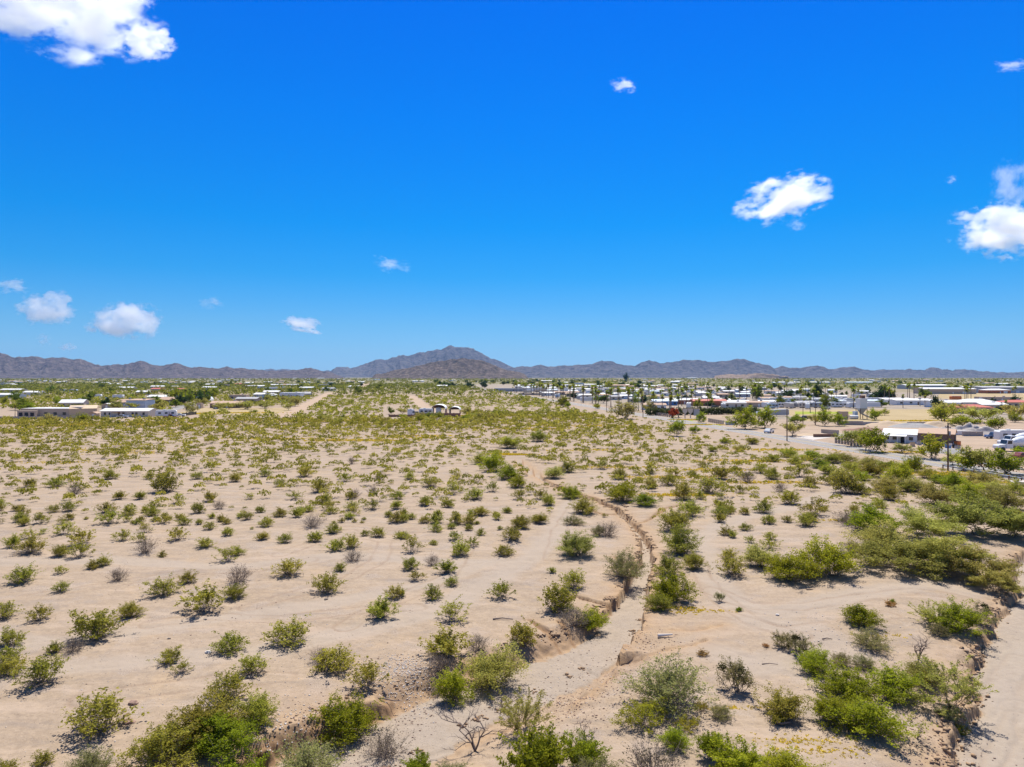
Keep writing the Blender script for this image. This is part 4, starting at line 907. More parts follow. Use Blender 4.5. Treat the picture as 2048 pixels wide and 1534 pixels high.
snag(1835, 1478, 0.9, 'dead branch lying by the front of the right thicket', 21)
def limb(px, py, pts, rad, label, name='fallen_branch', mat='deadwood'):
    p = W(px, py, 0.02); mb = MB().tube(pts, [rad * (1 - 0.6 * i / (len(pts) - 1)) for i in range(len(pts))], 6)
    o = mb.build(name, M[mat], loc=p); tag(o, label, 'branch')
limb(1330, 1274, [(-0.5, -0.05, 0.1), (0, 0, 0.12), (0.55, 0.12, 0.12)], 0.11, 'pale weathered log lying right of the channel', 'log', 'stone_white')
limb(765, 1425, [(-0.6, 0, 0.15), (0, 0.05, 0.12), (0.7, -0.1, 0.05), (1.0, 0, 0.02)], 0.05, 'bare branch lying above the orange cut bank')
limb(1540, 1330, [(-0.5, 0, 0.05), (0, 0.06, 0.07), (0.5, 0, 0.03)], 0.035, 'thin stick lying on the sand near the mistletoe pair')
limb(1655, 1280, [(-0.35, 0, 0.05), (0, 0.1, 0.08), (0.35, 0.05, 0.03)], 0.05, 'short twisted stick left of the grey green shrub')
limb(1620, 1180, [(-0.3, 0, 0.04), (0.3, 0.02, 0.04)], 0.05, 'short dark stick on the pale sand spit')
limb(1010, 1240, [(-0.9, 0, 0.05), (-0.2, 0.1, 0.1), (0.6, 0, 0.05)], 0.06, 'dark branch lying left of a creosote on the bank')
limb(1562, 1452, [(-0.2, 0, 0.2), (0, 0, 0.1), (0.5, 0.05, 0.15)], 0.09, 'grey stump beside the little vivid seedling', 'stump')

# rocks one can see singly, then pebbles as a mass
def rock_mesh(seed, n=2):
    import bmesh
    bm = bmesh.new(); bmesh.ops.create_icosphere(bm, subdivisions=n - 1, radius=1.0); r = np.random.default_rng(seed)
    for v in bm.verts: v.co = v.co * (0.75 + 0.5 * r.random()); v.co.z *= 0.7
    me = bpy.data.meshes.new('rock'); bm.to_mesh(me); bm.free(); return me
for i, (px, py, d, mt, lab) in enumerate([(266, 1408, 0.28, 'stone_brown', 'brown rock right of the watermark bush, topmost of three'), (254, 1431, 0.18, 'stone_brown', 'small dark rock right of the watermark bush, middle of three'), (257, 1446, 0.30, 'stone_brown', 'brown rock right of the watermark bush, lowest of three'),
        (652, 1199, 0.16, 'stone_dark', 'dark stone on the sand below a creosote bush'), (338, 1278, 0.12, 'stone_dark', 'dark pebble sized stone on the left flat'), (414, 1506, 0.2, 'stone_dark', 'dark stone left of the cut bank'), (500, 1356, 0.2, 'stone_dark', 'grey stone by a creosote on the left'),
        (417, 1306, 0.2, 'stone_white', 'white scrap of stone on the left flat'), (1555, 1230, 0.14, 'stone_white', 'pale stone at the end of the sand spit'), (1030, 905, 0.5, 'stone_dark', 'dark rock at the gully head')]):
    me = rock_mesh(i + 40, 3); me.materials.append(M[mt]); o = link(bpy.data.objects.new('rock', me)); p = W(px, py); o.location = p + Vector((0, 0, d * 0.2)); o.scale = (d, d * 0.8, d * 0.75); tag(o, lab, 'rock')
def pebbles(name, spots, mat, label, seed):
    r = np.random.default_rng(seed); ico = np.array([(1, 0, 0), (-1, 0, 0), (0, 1, 0), (0, -1, 0), (0, 0, 1), (0, 0, -1)], float)
    fc = np.array([(0, 2, 4), (2, 1, 4), (1, 3, 4), (3, 0, 4), (2, 0, 5), (1, 2, 5), (3, 1, 5), (0, 3, 5)])
    X = []; Y = []; SZ = []
    for px, py, rad, n, s in spots:
        p = W(px, py); X.append(p.x + r.normal(0, rad, n)); Y.append(p.y + r.normal(0, rad, n)); SZ.append(s * (0.4 + 1.0 * r.random(n) ** 2))
    X, Y, SZ = map(np.concatenate, (X, Y, SZ)); Z = land(X, Y)[0]; n = len(X)
    V = ico[None] * (0.6 + 0.8 * r.random((n, 6, 1))) * SZ[:, None, None] * np.array([1, 1, 0.6]) + np.stack([X, Y, Z + SZ * 0.2], -1)[:, None, :]
    Fc = (fc[None] + 6 * np.arange(n)[:, None, None]).reshape(-1, 3)
    o = link(bpy.data.objects.new(name, np_mesh(name, V.reshape(-1, 3), Fc, [mat]))); tag(o, label, 'gravel', kind='stuff')
pebbles('gravel', [(820, 1340, 1.3, 900, 0.05), (800, 1390, 1.2, 500, 0.045), (1200, 1380, 3, 500, 0.04), (1330, 1350, 3, 250, 0.04), (600, 1500, 1.5, 500, 0.05), (1680, 1290, 3, 250, 0.05), (300, 1440, 5, 200, 0.04), (560, 1380, 6, 300, 0.04)], M['stone_white'], 'pale gravel scattered over the sand near the channel', 5)
pebbles('gravel', [(1140, 1420, 2.2, 700, 0.05), (1240, 1340, 2.5, 300, 0.05), (820, 1360, 1.6, 300, 0.05), (620, 1480, 1.6, 350, 0.05), (1800, 1480, 2.0, 300, 0.05), (1880, 1500, 1.6, 300, 0.05), (1300, 1280, 1.2, 200, 0.05), (700, 1540, 1.2, 150, 0.05), (820, 1445, 1.0, 120, 0.05), (500, 1200, 9, 150, 0.05)], M['stone_brown'], 'brown gravel and clods around the banks', 6)
pebbles('gravel', [(px, py, 7, 200, 0.022) for px in range(60, 1900, 170) for py in (1230, 1330, 1450)], M['stone_dark'], 'sparse dark gravel strewn over the whole flat', 16)
def clods():
    """crumbled lumps of soil fallen along the cut banks"""
    r = np.random.default_rng(12); spots = []
    for i in range(len(gpts) - 5):
        a, b = gpts[i], gpts[i + 1]; L = np.linalg.norm(b - a); n_ = np.array([-(b - a)[1], (b - a)[0]]) / L
        for k in range(max(2, int(L * 1.6))):
            t = r.random(); c_ = a + (b - a) * t; w_ = gw[i] + (gw[i + 1] - gw[i]) * t; q = c_ + n_ * (w_ + 0.15) * r.choice([-1, 1])
            spots.append((CX + q[0] / q[1] * F, HZ + CAM_H * F / q[1], 0.22, 9, 0.15 if i > 4 else 0.12))
    for i in range(len(wpts) - 4):
        a, b = wpts[i], wpts[i + 1]
        for k in range(7):
            q = a + (b - a) * r.random() + np.array([-0.2, 0]); spots.append((CX + q[0] / q[1] * F, HZ + CAM_H * F / q[1], 0.35, 9, 0.14))
    pebbles('soil_clods', spots, M['clod'], 'crumbled orange soil lumps fallen along the cut banks', 13)
clods()
# dead litter under the shrubs (twigs on the ground)
def litter():
    r = np.random.default_rng(8); br = []; C = []
    for (x, y, w) in done:
        if y > 60: continue
        n = int(7 * w); a = r.random(n) * 6.28; q = w * 0.55 * r.random(n) ** 0.5
        C.append(np.stack([x + q * np.cos(a), y + q * np.sin(a)], -1))
    C = np.concatenate(C); Z = land(C[:, 0], C[:, 1])[0] + 0.02
    for (cx, cy), z in zip(C, Z):
        t = r.random() * 6.28; L = 0.12 + 0.3 * r.random(); d = np.array([math.cos(t), math.sin(t), 0.1 * r.normal()]); c = np.array([cx, cy, z])
        br.append((np.array([c, c + d * L * 0.33, c + d * L * 0.66 + r.normal(0, 0.02, 3), c + d * L]), 1.0))
    V, Fc = tubes(br, 0.012); o = link(bpy.data.objects.new('twig_litter', np_mesh('twig_litter', V, Fc, [M['deadwood']]))); tag(o, 'dead twigs littered under the nearest bushes', 'twigs', kind='stuff')
litter()

# ---- more bushes of the open flat: the nearest ones as objects, all the rest as one mass
def occupied(x, y, w):
    for a, b, c in done:
        if (a - x) ** 2 + (b - y) ** 2 < (0.5 * (w + c)) ** 2: return True
    return False
def in_field(x, y):
    d = np.hypot(x, y)
    ok = (np.abs(x) < 0.78 * y) & (x < road_x(y) - 8)
    return ok
cand = []
r = np.random.default_rng(77)
n_c = 17000
yy = np.sqrt(r.uniform(84 ** 2, 330 ** 2, n_c)); xx = r.uniform(-0.78, 0.78, n_c) * yy
clear = [(np.array([flat(a, b) for a, b in pts]), hw) for pts, hw in TRACKS]
cd = np.full(n_c, 99.0)
for p, hw in clear: cd = np.minimum(cd, seg_dist(xx, yy, p)[0] - hw)
cd = np.minimum(cd, seg_dist(xx, yy, gpts)[0] - 1.0)
dens = 0.26 + 0.55 * vnoise(xx / 9, yy / 9, 3) ** 1.2 + 0.35 * sstep(180, 260, yy)
dens = dens * np.where((road_x(yy) - xx < 26) & (yy > 140), 0.25, 1.0)
keep = in_field(xx, yy) & (cd > 0.5) & (r.random(n_c) < dens)
keep &= ~((yy > 285) & (xx < -40))
def near_built(x, y):
    px = CX + x / y * F; py = HZ + CAM_H * F / y
    return ((px > 765) & (px < 935) & (py > 812) & (py < 841) & ((px < 800) | (py > 822))) | ((px < 300) & (py > 818) & (py < 842)) | ((px > 300) & (px < 400) & (py > 826) & (py < 842))
keep &= ~near_built(xx, yy)
xx, yy = xx[keep], yy[keep]
ww = (0.6 + 1.6 * r.random(len(xx)) ** 1.6) * (1 + 0.15 * sstep(100, 160, yy) + 0.4 * sstep(190, 280, yy))
ww = np.where((road_x(yy) - xx < 26) & (yy > 140), np.minimum(ww, 1.3), ww); order = np.argsort(yy - ww * 8)
FAR = []
cells = {}
n_ind = 0
IND = 300 - len(CRE.replace('\n', '|').split('|')) - sum(b[1] == 'creosote_bush' for b in BIG)
for j in order:
    x, y, w = float(xx[j]), float(yy[j]), float(ww[j])
    c = (int(x // 6), int(y // 6)); bad = False
    for a in (-1, 0, 1):
        for b in (-1, 0, 1):
            for (qx, qy, qw) in cells.get((c[0] + a, c[1] + b), ()):
                if (qx - x) ** 2 + (qy - y) ** 2 < (0.33 * (w + qw)) ** 2: bad = True
    if bad or (y < 190 and occupied(x, y, w * 0.9)): continue
    cells.setdefault(c, []).append((x, y, w))
    if n_ind < IND:
        px, py = CX + x / y * F, HZ + CAM_H / y * F
        kind = random.choices(['creosote', 'sparse', 'olive'], [6, 2, 1.5])[0]; size = 'small' if w < 1.2 else 'medium' if w < 1.7 else 'large'
        h = w * random.uniform(0.6, 0.85)
        put(kind, 'creosote_bush', px, py, w, h, label_at(f"{size} {dict(creosote='spreading', sparse='thin', olive='dense')[kind]} olive creosote bush on sand", px, py - h * S(py) * 0.4), 'bush', 'creosote bushes on the open flat', seed=5000 + n_ind)
        n_ind += 1
    else: FAR.append((x, y, w, w * random.uniform(0.6, 0.9)))
def scrub_mass(name, pts, n_leaf, leaf_frac, mat, label, seed, stems=False, cat='scrub'):
    """many small bushes in one mesh: each an uneven dome of leaf tufts"""
    r = np.random.default_rng(seed); P = np.array(pts); n = len(P); k = n_leaf
    a = r.random((n, k)) * 2 * math.pi; q = np.sqrt(r.random((n, k))); lobes = 0.72 + 0.5 * vnoise(np.cos(a) * 1.3 + P[:, :1] * 3, np.sin(a) * 1.3 + P[:, 1:2] * 3, 2)
    cx = P[:, 0:1] + q * lobes * np.cos(a) * P[:, 2:3] * 0.52; cy = P[:, 1:2] + q * lobes * np.sin(a) * P[:, 2:3] * 0.52
    cz = P[:, 3:4] * (0.22 + 0.78 * np.sqrt(np.clip(1 - (q * 0.85) ** 2, 0, 1)) * (0.45 + 0.55 * r.random((n, k))) * lobes)
    gz = land(P[:, 0], P[:, 1])[0][:, None] - 0.03
    c = np.stack([cx, cy, cz + gz], -1).reshape(-1, 3)
    sz = (P[:, 2:3] * leaf_frac * (0.6 + 0.8 * r.random((n, k)))).reshape(-1, 1); m = n * k
    u = r.normal(0, 1, (m, 3)); u /= np.linalg.norm(u, axis=1)[:, None]; w = np.cross(u, r.normal(0, 1, (m, 3))); w /= np.linalg.norm(w, axis=1)[:, None]
    u *= sz * 0.8; w *= sz * 0.45
    V = np.stack([c - u - w * 0.4, c - u * 0.1 + w, c + u + w * 0.3, c + u * 0.2 - w], 1).reshape(-1, 3)
    tone = np.clip(np.repeat(r.random(n), k) * 0.6 + 0.4 * r.random(m) - 0.02, 0, 1)
    o = link(bpy.data.objects.new(name, np_mesh(name, V, np.arange(4 * m).reshape(m, 4), [mat], attrs={'v': np.repeat(tone, 4)}))); tag(o, label, cat, kind='stuff')
FARn = [p for p in FAR if p[1] < 175]; FARm = [p for p in FAR if p[1] >= 175]
scrub_mass('desert_scrub', FARn, 110, 0.10, M['scrub'], 'countless further creosote bushes dotted over the flat', 1)
scrub_mass('desert_scrub', FARm, 48, 0.15, M['scrub'], 'far creosote bushes closing up towards the houses', 2)
print('SCRUB', n_ind, len(FARn), len(FARm))
# scrub beyond 300 m, left of the road and around the houses
def scatter(n, box, test, seed, wr=(1.2, 3.0)):
    r = np.random.default_rng(seed); y = np.sqrt(r.uniform(box[2] ** 2, box[3] ** 2, n)); x = r.uniform(box[0], box[1], n) * y
    k = test(x, y, r); x, y = x[k], y[k]; w = r.uniform(*wr, len(x)) * (0.7 + 0.6 * r.random(len(x)))
    return np.stack([x, y, w, w * r.uniform(0.6, 0.95, len(x))], -1)
def off_paths(x, y):
    d = np.full(x.shape, 99.0)
    for pts, w in ((PX((566, 834), (600, 818), (630, 803), (648, 792), (664, 785)), 5), (PX((872, 828), (850, 815), (834, 801), (822, 792)), 4), (PX((722, 776), (735, 766), (742, 761)), 8), (PX((640, 786), (820, 791), (960, 795)), 6)):
        d = np.minimum(d, seg_dist(x, y, np.array(pts))[0] - w)
    return d > 0
def left_side(x, y, r):
    px = CX + x / y * F; py = HZ + CAM_H * F / y
    field = (px > 345) & (px < 600) & (py > 814) & (py < 830)
    return (x < road_x(y) - np.where(y < 420, 20, 8)) & off_paths(x, y) & ~field & ~near_built(x, y) & (r.random(len(x)) < 0.35 + 0.75 * vnoise(x / 40, y / 40, 5))
scrub_mass('desert_scrub', scatter(10000, (-0.78, 0.3, 290, 620), left_side, 11, (1.2, 3.0)), 24, 0.19, M['scrub'], 'thick low scrub filling the field beyond the carports', 3)
scrub_mass('desert_scrub', scatter(13000, (-0.80, 0.2, 600, 1500), left_side, 12, (2.5, 5.5)), 11, 0.26, M['far_veg'], 'distant green scrub around the houses on the left', 4)
scrub_mass('desert_scrub', scatter(9000, (-0.82, 0.82, 1400, 4200), lambda x, y, r: r.random(len(x)) < 0.3 + 0.9 * vnoise(x / 120, y / 120, 6), 13, (4, 9)), 8, 0.3, M['far_veg'], 'distant green scrub of the plain below the mountains', 5)
def right_side(x, y, r):
    off = (x - road_x(y)) * RN[0]
    return (off > 7) & (r.random(len(x)) < 0.2 + 0.7 * vnoise(x / 30, y / 30, 8)) & ((y > 1000) | (y < 200) & (off > 60))
scrub_mass('desert_scrub', scatter(5000, (0.0, 0.82, 700, 1600), right_side, 14, (2.5, 5)), 10, 0.28, M['far_veg'], 'distant scrub beyond the trailer park', 6)
# yellow wildflowers in low patches
def flowers():
    r = np.random.default_rng(3); pts = []
    spots = [(180, 850, 16, 90), (230, 848, 12, 60), (110, 853, 10, 50), (390, 850, 14, 50), (660, 842, 14, 70), (730, 842, 14, 60), (560, 878, 7, 50), (640, 882, 5, 30), (700, 880, 6, 50), (750, 882, 5, 60), (830, 872, 7, 60), (850, 876, 6, 40), (960, 832, 6, 120), (975, 833, 5, 60), (1050, 858, 8, 60), (1170, 852, 12, 60), (300, 905, 8, 40), (215, 900, 8, 40), (120, 925, 6, 30), (1010, 908, 2.2, 60), (1035, 910, 2, 60),
             (1240, 935, 5, 60), (1340, 955, 5, 90), (1420, 940, 6, 90), (1500, 922, 6, 100), (1540, 965, 4, 110), (1560, 900, 6, 80), (1210, 900, 8, 60), (1660, 1042, 2, 70), (1340, 990, 3, 70), (1380, 990, 3, 60), (1790, 905, 5, 60), (1860, 946, 4, 90), (1920, 950, 4, 90), (1980, 965, 4, 80), (1370, 840, 3, 60), (1840, 842, 7, 110), (1400, 850, 4, 60), (360, 828, 10, 90), (480, 826, 10, 80), (1390, 1222, 1.2, 110), (1360, 1216, 1.0, 90), (1590, 1480, 1.5, 140), (1640, 1500, 1.2, 120), (1460, 1415, 0.8, 60), (1750, 1270, 1.0, 40)]
    for px, py, rad, n in spots:
        if py > 1000: n = n // 4
        c = flat(px, py); D = c[1]
        x = c[0] + r.normal(0, rad, n * 3); y = c[1] + r.normal(0, rad * 0.22, n * 3); s = 0.04 + 0.0011 * D
        for a, b in zip(x, y): pts.append((a, b, s * 2.2 * (0.6 + 0.8 * r.random()), s * 0.9))
    scrub_mass('yellow_wildflowers', pts, 7, 0.30, M['yellow'], 'yellow wildflowers in low drifts between the bushes', 9, cat='wildflowers')
flowers()

# ------------------------------------------------------------------ buildings, vehicles, street furniture
def add_windows(o, spots, w=1.2, h=1.0, z=1.0, y=0.0, mat='glass', name='window'):
    for x in spots:
        MB().box((x, y - 0.03, z + h / 2), (w, 0.08, h)).build(name, M[mat], o)
def building(name, px, py, w, d, h, rh, wall, roof, label, cat='house', style='gable', yaw=0.0, nwin=3, door=True, group=None, over=0.4, skirt=False, at=None, garage=0):
    """a small building whose front wall stands at photo pixel (px, py); sizes in metres"""
    p = at if at is not None else W(px, py)
    o = empty(name, p + Matrix.Rotation(yaw, 3, 'Z') @ Vector((0, d / 2, 0)), yaw); tag(o, label, cat, group)
    m = MB()
    if style == 'gable': m.prism([(-d / 2, 0), (d / 2, 0), (d / 2, h), (0, h + rh), (-d / 2, h)], -w / 2, w / 2, 'X')
    elif style == 'gable_front': m.prism([(-w / 2, 0), (w / 2, 0), (w / 2, h), (0, h + rh), (-w / 2, h)], -d / 2, d / 2)
    elif style == 'flat': m.box((0, 0, (h + rh) / 2), (w, d, h + rh))
    else: m.box((0, 0, h / 2), (w, d, h))
    m.build('wall', M[wall], o)
    t = 0.14; r = MB()
    if style == 'gable':
        e = over; sl = rh / (d / 2); r.prism([(-d / 2 - e, h - e * sl + 0.01), (0, h + rh + 0.01), (d / 2 + e, h - e * sl + 0.01), (d / 2 + e, h - e * sl + t), (0, h + rh + t), (-d / 2 - e, h - e * sl + t)], -w / 2 - e, w / 2 + e, 'X')
    elif style == 'gable_front':
        e = over; sl = rh / (w / 2); r.prism([(-w / 2 - e, h - e * sl + 0.01), (0, h + rh + 0.01), (w / 2 + e, h - e * sl + 0.01), (w / 2 + e, h - e * sl + t), (0, h + rh + t), (-w / 2 - e, h - e * sl + t)], -d / 2 - e, d / 2 + e)
    elif style == 'hip':
        a, b = w / 2 + over, d / 2 + over; q = max(0.1, a - b)
        r.add([(-a, -b, h), (a, -b, h), (a, b, h), (-a, b, h), (-q, 0, h + rh), (q, 0, h + rh)], [(0, 1, 5, 4), (1, 2, 5), (2, 3, 4, 5), (3, 0, 4), (3, 2, 1, 0)])
    elif style == 'shed': r.prism([(-d / 2 - over, h), (d / 2 + over, h + rh), (d / 2 + over, h + rh + t), (-d / 2 - over, h + t)], -w / 2 - over, w / 2 + over, 'X')
    else: r.box((0, 0, h + 0.06), (w - 0.5, d - 0.5, 0.12)) if style != 'flat' else r.box((0, 0, h + rh + 0.02), (w - 0.6, d - 0.6, 0.06))
    r.build('roof', M[roof], o)
    if nwin:
        xs = [(-w / 2) + w * (i + 0.5) / nwin for i in range(nwin)]
        if door and nwin > 1: xs.pop(nwin // 2)
        add_windows(o, xs, min(1.5, w / nwin * 0.45), 1.05, 0.9, -d / 2)
    if door: MB().box((w * 0.06, -d / 2 - 0.03, 1.0), (0.95, 0.08, 2.0)).build('door', M['brown' if wall in ('white', 'cream', 'pale_blue') else 'white'], o)
    if garage: MB().box((w * 0.28, -d / 2 - 0.03, 1.25), (garage, 0.08, 2.5)).build('garage_door', M['white' if wall != 'white' else 'grey_wall'], o)
    if nwin and py > 768 and w > 8: MB().box((w * 0.2, 0.0 if style in ('flat', 'shed') else d * 0.12, h + rh + 0.25), (1.2, 1.1, 0.8)).build('roof_unit', M['grey_wall'], o)
    if skirt: MB().box((0, -d / 2 - 0.02, 0.22), (w, 0.05, 0.44)).build('skirting', M['grey_wall'], o)
    return o
def wheel_mesh(r=0.35, w=0.22):
    mb = MB(); n = 12; ring = [(r * math.cos(2 * math.pi * k / n), r * math.sin(2 * math.pi * k / n)) for k in range(n)]
    mb.prism(ring, -w / 2, w / 2); return mb.mesh('wheel', M['tyre'])
WHEEL = wheel_mesh()
def wheels(o, spots, s=1.0):
    for x, y in spots:
        k = link(bpy.data.objects.new('wheel', WHEEL), o); k.location = (x, y, 0.35 * s); k.scale = (s, 1.2, s)
def trailer(px, py, L, label, group, yaw=0.0, wall='white', h=2.6, at=None, parts=True, name='travel_trailer'):
    """travel trailer or motorhome: rounded body, roof, windows, door, wheels, hitch"""
    p = at if at is not None else W(px, py); o = empty(name, p, yaw); tag(o, label, 'trailer', group)
    MB().prism([(-L / 2, 0.5), (L / 2 - 0.3, 0.5), (L / 2, 1.0), (L / 2 - 0.15, h), (L / 2 - 0.5, h + 0.35), (-L / 2 + 0.3, h + 0.35), (-L / 2, h)], -1.2, 1.2).build('body', M[wall], o)
    MB().box((0, 0, h + 0.42), (L * 0.86, 2.2, 0.12)).build('roof', M['white_roof'], o)
    if parts:
        add_windows(o, [-L * 0.3, 0.0, L * 0.3], 1.1, 0.7, 1.45, -1.2)
        MB().box((L * 0.15, -1.23, 1.35), (0.7, 0.06, 1.7)).build('door', M['grey_wall'], o)
        wheels(o, [(-0.5, -1.05), (-0.5, 1.05), (0.4, -1.05), (0.4, 1.05)])
        MB().box((L / 2 + 0.35, 0, 0.55), (1.0, 0.12, 0.12)).build('hitch', M['car_dark'], o)
        MB().box((-L * 0.1, 0, h + 0.62), (0.9, 0.7, 0.25)).build('air_conditioner', M['white'], o)
    return o
def vehicle(px, py, label, paintm, yaw=0.0, kind='car', at=None, name='parked_car', group=None):
    p = at if at is not None else W(px, py); o = empty(name, p, yaw); tag(o, label, 'truck' if kind == 'pickup' else 'car', group)
    L = 4.6 if kind == 'car' else 5.4
    hood = 0.95 if kind == 'car' else 1.1
    MB().prism([(-L / 2, 0.35), (L / 2, 0.35), (L / 2, 0.75), (L / 2 - 0.15, hood), (-L / 2 + 0.1, hood), (-L / 2, 0.8)], -0.9, 0.9).build('body', M[paintm], o)
    if kind == 'car': cab = [(-1.6, hood), (1.0, hood), (0.3, 1.45), (-1.1, 1.45)]
    else: cab = [(-0.5, hood), (1.35, hood), (0.8, 1.85), (-0.4, 1.85)]
    MB().prism(cab, -0.78, 0.78).build('cabin', M[paintm], o)
    cx = sum(c[0] for c in cab) / 4; g = [(cx + (c[0] - cx) * 0.86, hood + (c[1] - hood) * (0.15 if c[1] == hood else 0.85) + (0.06 if c[1] == hood else 0)) for c in cab]
    MB().prism(g, -0.80, 0.80).build('side_window', M['glass'], o)
    MB().add([(cab[1][0] + 0.02, -0.7, hood + 0.05), (cab[1][0] + 0.02, 0.7, hood + 0.05), (cab[2][0] + 0.05, 0.65, cab[2][1] - 0.06), (cab[2][0] + 0.05, -0.65, cab[2][1] - 0.06)], [(0, 1, 2, 3)]).build('windscreen', M['glass'], o)
    wheels(o, [(-L * 0.31, -0.82), (-L * 0.31, 0.82), (L * 0.31, -0.82), (L * 0.31, 0.82)], 0.95 if kind == 'car' else 1.1)
    for y in (-0.6, 0.6): MB().box((L / 2 + 0.005, y, 0.72), (0.04, 0.35, 0.16)).build('headlight', M['white'], o)
    return o

# ---- homestead at the left: adobe house, garage, manufactured home, wall
def adobe():
    p = W(85, 835); o = empty('adobe_house', p + Vector((0, 7, 0))); tag(o, 'low tan adobe house with flat parapet roof behind the block wall', 'house')
    MB().box((0, 0, 1.9), (21, 11, 3.8)).build('wall', M['tan'], o)
    MB().box((0, 0, 3.83), (20.2, 10.2, 0.08)).build('roof', M['white_roof'], o)
    a = MB(); a.box((-10.5 + 4, -6.6, 1.5), (8, 2.2, 3.0)); a.build('porch_wall', M['tan'], o)
    for x in (-9.0, -6.5, -4.0): MB().box((x, -7.72, 1.2), (1.6, 0.08, 2.0)).build('arch_shade_panel', M['dark'], o)  # near-black slabs on the solid wall stand for shade inside the arches
    add_windows(o, [0.5, 4.5, 8.5], 1.4, 1.2, 1.0, -5.5)
    MB().box((12.0, 1.0, 2.2), (5.4, 9, 4.4)).build('stone_wing', M['cream'], o)
    MB().box((12.2, -3.54, 1.1), (1.2, 0.1, 2.0)).build('door', M['dark'], o)
    MB().box((12.0, 1.0, 4.46), (5.0, 8.6, 0.1)).build('wing_roof', M['white_roof'], o)
adobe()
building('metal_garage', 166, 834, 10.5, 9, 3.6, 1.3, 'peach', 'peach', 'peach coloured metal garage with a brown front beside the adobe house', 'garage', 'gable', 0.45, 0, False, over=0.05)
building('house', 142, 815, 12.5, 8, 2.8, 1.6, 'cream', 'white_roof', 'small house with cream gable roof behind the peach garage', 'house', 'gable', 0.15, 3)
def block_wall(px0, px1, py, h, mat, label, name='block_wall', step=3.0, cap=True, pyl=None):
    a, b = flat(px0, py), flat(px1, pyl or py); L = np.linalg.norm(b - a); n = max(2, int(L / step)); ang = math.atan2(b[1] - a[1], b[0] - a[0])
    o = empty(name, (a[0], a[1], 0), ang); tag(o, label, 'wall' if 'wall' in name else 'fence')
    pn = MB().box((0, 0, h / 2), (L / n - 0.06, 0.2, h)).mesh('panel', M[mat]); pc = MB().box((0, 0, (h + 0.18) / 2), (0.34, 0.34, h + 0.18)).mesh('post', M[mat])
    for i in range(n + 1):
        if i < n: q = link(bpy.data.objects.new('panel', pn), o); q.location = (L * (i + 0.5) / n, 0, 0)
        q = link(bpy.data.objects.new('post', pc), o); q.location = (L * i / n, 0, 0)
block_wall(-30, 132, 838, 1.1, 'block', 'long low brown block wall in front of the adobe house', step=4)
block_wall(132, 188, 838, 1.1, 'block', 'low dark block wall in front of the peach garage', step=4)
building('shed', 186, 838, 2.8, 2.4, 2.4, 0.5, 'tan', 'tan_roof', 'little tan shed by the end of the block wall', 'shed', 'gable_front', 0.0, 0, True)
def long_home():
    o = building('manufactured_home', 249, 834, 21.0, 8.5, 2.6, 1.0, 'cream', 'white_roof', 'long cream manufactured home with white metal roof', 'house', 'gable', 0.0, 0, False)
    add_windows(o, [-8.6, -6.4, -0.4, 3.6, 5.2, 8.4], 0.95, 1.1, 0.9, -4.25)
    MB().box((-2.4, -4.28, 1.1), (1.0, 0.08, 2.1)).build('door', M['brown'], o)
    MB().box((-2.8, -5.2, 2.35), (5.0, 2.0, 0.12)).build('porch_roof', M['brown'], o)
    for x in (-5.1, -0.5): MB().box((x, -6.1, 1.15), (0.12, 0.12, 2.3)).build('porch_post', M['white'], o)
long_home()
building('house', 246, 815, 12, 9, 3.0, 1.7, 'grey_wall', 'tan_roof', 'grey house with tan hip roof behind the long cream home', 'house', 'hip', 0.3, 3)
building('white_garage', 271, 816, 11, 10, 4.3, 0.5, 'pale_blue', 'tan_roof', 'tall pale boxy garage behind the long cream home', 'garage', 'shed', -0.05, 1, False, garage=4)
building('shed', 212, 818, 4.5, 4, 2.2, 0.8, 'tan', 'white_roof', 'little shed with pale gable roof behind the long home', 'shed', 'gable_front', 0.2, 0)
building('house', 337, 808, 13, 9, 2.7, 1.6, 'brown', 'tan_roof', 'dark brown house with red eaves and a long porch', 'house', 'gable', -0.05, 4)
building('house', 322, 802, 20, 9, 3.0, 1.2, 'cream', 'white_roof', 'house with broad white roof behind the dark brown house', 'house', 'gable', 0.0, 4)
building('house', 450, 816, 17, 9, 2.6, 1.1, 'brown', 'tan_roof', 'low brown house with shaded porch beside the dry field', 'house', 'gable', 0.0, 4)
building('shed', 431, 818, 2.6, 2.6, 2.4, 0.7, 'tan', 'tan_roof', 'small tan gatehouse in front of the low brown house', 'shed', 'hip', 0, 0)
building('shed', 398, 817, 2.6, 2.6, 2.4, 0.6, 'tan', 'tan_roof', 'small tan gatehouse at the end of the grey driveway', 'shed', 'flat', 0, 0)
building('house', 492, 806, 14, 9, 2.8, 0.9, 'tan', 'grey_roof', 'tan house with grey roof right of the low brown house', 'house', 'gable', 0, 3)
building('house', 475, 798, 13, 8, 2.6, 0.6, 'tan', 'tan_roof', 'flat roofed tan house behind the low brown house', 'house', 'flat', 0, 3)
